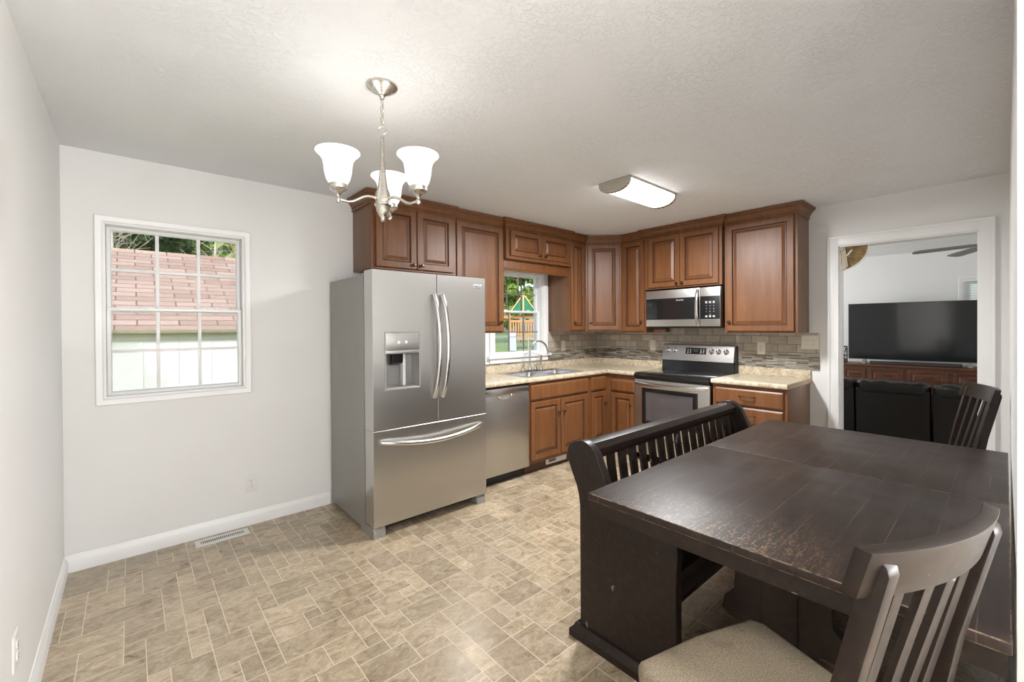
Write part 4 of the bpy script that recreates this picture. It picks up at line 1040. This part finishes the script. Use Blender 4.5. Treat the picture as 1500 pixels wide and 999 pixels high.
# ceiling fan
fx_, fy_ = 6.75, -3.47
root = thing('ceiling_fan', 'grey ceiling fan with thin blades in the living room', 'fan', (fx_, fy_, H)); o = root.location
B = T(fx_, fy_, 0)
MB(o).lathe([(0, H - .001), (.07, H - .001), (.065, H - .03), (.02, H - .05), (.014, H - .06), (.014, 2.26), (0, 2.26)], 24, M=B).build('downrod', nickel, root)
MB(o).lathe([(0, 2.27), (.05, 2.27), (.10, 2.25), (.11, 2.20), (.09, 2.17), (0, 2.165)], 28, M=B).build('motor_housing', nickel, root)
fan_blade = simple('fan_blade_grey', (.30, .29, .27), .45)
a0 = math.atan2(-2.98 + 3.47, 6.62 - 6.75)
for k in range(5):
    an = a0 + 2 * pi * k / 5
    MB(o).prism([(.09, -.035), (.20, -.058), (.56, -.062), (.60, -.045), (.61, 0), (.60, .045), (.56, .062), (.20, .058), (.09, .035)], 'z', -.004, .004, .001, M=T(fx_, fy_, 2.195) @ RZ(an) @ RY(radians(3.5)) @ RX(radians(8))).build('blade', fan_blade, root)

# mini blind in the living room window
root = thing('window_blind', 'white mini blind half open in the living room window', 'blind', (XL - .012, (LW[0] + LW[1]) / 2, LW[3])); o = root.location
MB(o).box(XL - .045, XL - .02, LW[0] - .03, LW[1] + .03, LW[3] - .02, LW[3] + .012, .003).build('headrail', blind_m, root)
sl_ = MB(o)
for i in range(42):
    z = LW[3] - .035 - i * .022
    sl_.box(-.0115, .0115, LW[0] - .025, LW[1] + .025, -.0006, .0006, M=T(XL - .033, 0, z) @ RY(radians(28)))
tag(sl_.build('slats', blind_m, root), kind='stuff')
MB(o).box(XL - .045, XL - .022, LW[0] - .028, LW[1] + .028, LW[3] - .985, LW[3] - .965, .003).build('bottom_rail', blind_m, root)

# ------------------------------------------------------------------ outdoors
tb = bmesh.new(); nx, ny = 40, 30
def gz(x, y): 
    s = max(0, min(1, (y - 1) / 9)); return -.12 + .32 * s * s * (3 - 2 * s)
VV = [[tb.verts.new((-20 + 70 * i / nx, .16 + 50 * (j / ny) ** 1.6, gz(0, .16 + 50 * (j / ny) ** 1.6))) for j in range(ny + 1)] for i in range(nx + 1)]
for i in range(nx):
    for j in range(ny): tb.faces.new((VV[i][j], VV[i + 1][j], VV[i + 1][j + 1], VV[i][j + 1]))
mb = MB(); mb._merge(tb); struct(mb.build('ground', grass_m))
struct(MB().box(-30, 40, -40, -6.7, -.3, -.2).box(9.2, 40, -6.7, .15, -.3, -.2).build('ground', grass_m, smooth=False))
# neighbouring outbuilding beyond the dining window
root = thing('garden_outbuilding', 'white outbuilding with a pinkish shingle roof outside the dining window', 'building', (1.2, 5.0, 0)); o = root.location
MB(o).box(-4.2, 4.0, 3.5, 8.7, -.2, 1.36).build('siding_wall', siding, root, smooth=False)
mb = MB(o)
for i in range(24): mb.box(-4.15 + i * .35, -4.14 + i * .35, 3.492, 3.5, -.1, 1.36)
mb.build('siding_batten', siding, root)
ez, rzz = 1.372, 2.70; ey, ry = 3.45, 6.1
L = math.hypot(ry - ey, rzz - ez); an = math.atan2(rzz - ez, ry - ey)
rb = MB().box(-5.6, 3.2, 0, .03, 0, L)
ro = rb.build('roof', shingle, root, smooth=False); ro.rotation_euler = (-(pi / 2 - an), 0, 0); ro.location = (0, ey - o.y, ez - o.z)
rb = MB().box(-5.6, 3.2, 0, .03, 0, L)
ro = rb.build('roof', shingle, root, smooth=False); ro.rotation_euler = ((pi / 2 - an), 0, 0); ro.location = (0, 2 * ry - ey - o.y, ez - o.z)
MB(o).box(-4.4, 4.4, 3.39, 3.47, 1.335, 1.385, .01).build('gutter', gutter_m, root)
MB(o).box(-4.4, 4.4, 3.47, 3.495, 1.25, 1.37).build('eave_shade_strip', eave_shade_m, root)  # added strip: shade on the wall below the eave, put into its colour

def foliage_mesh(seed, n, R, Rz, leaf, clumps=26, zc=0.0):
    rn = random.Random(seed); qs = []; cs = []
    for i in range(clumps):
        u, v_ = rn.random() * 2 * pi, rn.uniform(-.75, 1)
        k = rn.uniform(.45, 1); rr = (1 - v_ * v_ * .8) ** .5
        cs.append((Vector((cos(u) * rr * R * k, sin(u) * rr * R * k, zc + v_ * Rz * k)), rn.uniform(.22, .42) * R))
    for i in range(n):
        c, r = rn.choice(cs); d = Vector((rn.gauss(0, 1), rn.gauss(0, 1), rn.gauss(0, 1))).normalized() * r * rn.random() ** .4
        p = c + d; nrm = (d.normalized() + Vector((rn.gauss(0, .6), rn.gauss(0, .6), .6 + rn.gauss(0, .5)))).normalized()
        a = nrm.orthogonal().normalized(); b = nrm.cross(a); q = rn.random() * 6.28; s = leaf * rn.uniform(.6, 1.4)
        e1 = (a * cos(q) + b * sin(q)) * s; e2 = (b * cos(q) - a * sin(q)) * s * .55
        qs.append((p - e1, p - e2 * .9 , p + e1, p + e2 * .9))
    return qs
def make_tree(label, loc, h, R, seed, mat, n, leaf, bare=False, name='tree', trunk_r=.14, low=.35):
    root = thing(name, label, 'tree', loc, 0, 'trees and shrubs beyond the garden')
    rn = random.Random(seed); tr = MB(); zc = h * (1 + low) / 2; Rz = h * (1 - low) / 2
    tr.tube([(0, 0, -.25), (rn.uniform(-.1, .1), rn.uniform(-.1, .1), h * .35), (rn.uniform(-.2, .2), rn.uniform(-.2, .2), h * .8)], [trunk_r, trunk_r * .75, trunk_r * .25], 8)
    nb = 70 if bare else 9
    for i in range(nb):
        u = rn.random() * 2 * pi; z0 = rn.uniform(.15 if bare else .3, .75) * h; ln = rn.uniform(.4, 1) * R
        p0 = Vector((0, 0, z0)); p1 = p0 + Vector((cos(u) * ln * .5, sin(u) * ln * .5, ln * .35)); p2 = p0 + Vector((cos(u + rn.uniform(-.4, .4)) * ln, sin(u) * ln, ln * rn.uniform(.4, 1.2)))
        k = .12 if bare else .3
        tr.tube([p0, p1, p2], [trunk_r * k, trunk_r * k * .7, trunk_r * k * .3], 5)
        if bare:
            for _ in range(3):
                w_ = p1.lerp(p2, rn.random()); tr.tube([w_, w_ + Vector((rn.uniform(-.4, .4), rn.uniform(-.4, .4), rn.uniform(-.1, .5)))], [trunk_r * .05, trunk_r * .03], 4)
    tr.build('trunk', pale_bark if bare else bark, root)
    if mat: MB().quads(foliage_mesh(seed, n, R, Rz, leaf, zc=zc)).build('foliage', mat, root, smooth=False)
    return root
make_tree('dark leafy tree behind the outbuilding roof, left and middle panes', (.25, 12.4, .2), 5.8, 1.2, 1, leaf_dark, 6500, .15, low=.1)
make_tree('yellow-green tree behind the outbuilding roof, right pane', (3.45, 11.9, .2), 5.4, 1.15, 3, leaf_yellow, 5500, .15, low=.1)
make_tree('bare pale-twigged tree in front of the dark tree, left', (.05, 10.0, .2), 5.0, .75, 4, None, 0, .1, bare=True, trunk_r=.06)
make_tree('bare pale-twigged tree in front of the trees, right', (1.9, 10.0, .2), 4.9, .75, 5, None, 0, .1, bare=True, trunk_r=.06)
make_tree('dark leafy tree behind the outbuilding, left of the window view', (-3.2, 12.2, .2), 5.6, 1.2, 6, leaf_dark, 4500, .16, low=.15)
make_tree('tall dark tree standing behind the other trees beyond the outbuilding', (1.9, 16.4, .2), 8.0, 2.2, 7, leaf_green, 5500, .24, low=.1)
make_tree('slender young tree beside the white outbuilding wall', (-.98, 2.45, -.1), 2.75, .28, 8, leaf_dark, 900, .05, trunk_r=.03, low=.55)
for i, (x, y, h, R, mt_, lb) in enumerate((
        (17.4, 20.5, 8.5, 1.75, leaf_green, 'tall bright green tree straight behind the playset'),
        (22.1, 20.5, 8.8, 1.75, leaf_green, 'tall bright green tree right behind the playset roof'),
        (26.9, 20.5, 8.4, 1.75, leaf_green, 'tall bright green tree far right of the playset'),
        (12.7, 20.5, 8.5, 1.75, leaf_green, 'tall bright green tree left of the playset'),
        (19.8, 25.4, 10.5, 2.1, leaf_green, 'taller green tree in the gap right of the playset'),
        (25.6, 25.4, 10.5, 2.1, leaf_dark, 'tall dark green tree behind the far right bright one'),
        (31.2, 25.4, 10.0, 2.1, leaf_dark, 'dark green tree furthest right of the garden'),
        (14.2, 25.4, 9.5, 2.1, leaf_dark, 'dark green tree furthest left of the garden'))):
    make_tree(lb, (x, y, .2), h, R, 20 + i, mt_, 5200, .25, low=.04)
# playset
px, py, pz = 16.55, 14.0, .2
root = thing('backyard_playset', 'cedar backyard playset with green tent roof and slide outside the sink window', 'playset', (px, py, pz), radians(-41)); o = root.location
for sx_ in (-.75, .75):
    for sy_ in (-.6, .6): MB(o).box(px + sx_ - .05, px + sx_ + .05, py + sy_ - .05, py + sy_ + .05, pz, 2.30, .005).build('post', cedar, root)
MB(o).box(px - .8, px + .8, py - .65, py + .65, .98, 1.04).build('deck', cedar, root)
rl = MB(o)
for k in range(11): rl.box(px - .68 + k * .136 - .035, px - .68 + k * .136 + .035, py - .66, py - .64, .72, 1.72)
rl.box(px - .8, px + .8, py - .68, py - .62, 1.64, 1.76).box(px - .8, px + .8, py - .68, py - .62, .70, .84)
rl.build('railing', cedar, root)
mb = MB(o)
hw_, hd, ze, za = .62, .50, 2.26, 3.12
mb.quads([((px - hw_, py - hd, ze), (px + hw_, py - hd, ze), (px, py - hd, za)), ((px + hw_, py + hd, ze), (px - hw_, py + hd, ze), (px, py + hd, za)),
          ((px - hw_, py - hd, ze), (px, py - hd, za), (px, py + hd, za), (px - hw_, py + hd, ze)), ((px, py - hd, za), (px + hw_, py - hd, ze), (px + hw_, py + hd, ze), (px, py + hd, za))])
mb.build('tent_roof', tarp, root, smooth=False)
MB(o).tube([(px - .72, py - .54, 2.16), (px, py - .54, 3.16)], .04, 6).tube([(px + .72, py - .54, 2.16), (px, py - .54, 3.16)], .04, 6).tube([(px, py - .54, 3.18), (px, py - .54, 2.15)], .05, 6).build('rafter', cedar_l, root)
MB(o).box(px - 5.2, px + .8, py - .08, py + .08, 1.86, 2.02).build('swing_beam', cedar, root)
for s in (-.9, .9): MB(o).tube([(px - 5.0, py, 1.98), (px - 5.1, py + s, pz)], .055, 8).build('beam_leg', cedar_l, root)
MB(o).tube([(px - 1.7, py + .3, 1.30), (px - .75, py + .2, 1.9)], .05, 8).build('ladder_brace', cedar_l, root)
mb = MB(o); mb.prism([(py - .66, 1.02), (py - .66, 1.10), (py - 1.0, 1.06), (py - 2.6, .32), (py - 2.8, .30), (py - 2.8, .24), (py - 2.5, .24), (py - 1.0, .97)], 'x', px - .75, px - .42, .01); mb.build('slide', slide_m, root)
# chain-link fence
root = thing('chain_link_fence', 'galvanised chain-link fence across the lawn', 'fence', (13.5, 10.9, .2)); o = root.location
fa, fb, fy_ = 9.0, 19.0, 10.9
for i in range(5):
    x = fa + (fb - fa) * i / 4; MB(o).tube([(x, fy_, .0), (x, fy_, .97)], .028, 8).build('post', galv, root)
MB(o).tube([(fa, fy_, .95), (fb, fy_, .95)], .02, 8).build('top_rail', galv, root)
mb = MB(o); n = 70
for i in range(-8, n + 1):
    for s in (1, -1):
        x0 = fa + (fb - fa) * i / n; x1 = x0 + .75 * 1
        xa, xb_ = (x0, x1) if s > 0 else (x1, x0)
        if min(xa, xb_) < fa or max(xa, xb_) > fb: continue
        mb.tube([(xa, fy_ - .012 * s, .2), (xb_, fy_ - .012 * s, .94)], .004, 3)
tag(mb.build('wire_mesh', galv, root), kind='stuff')
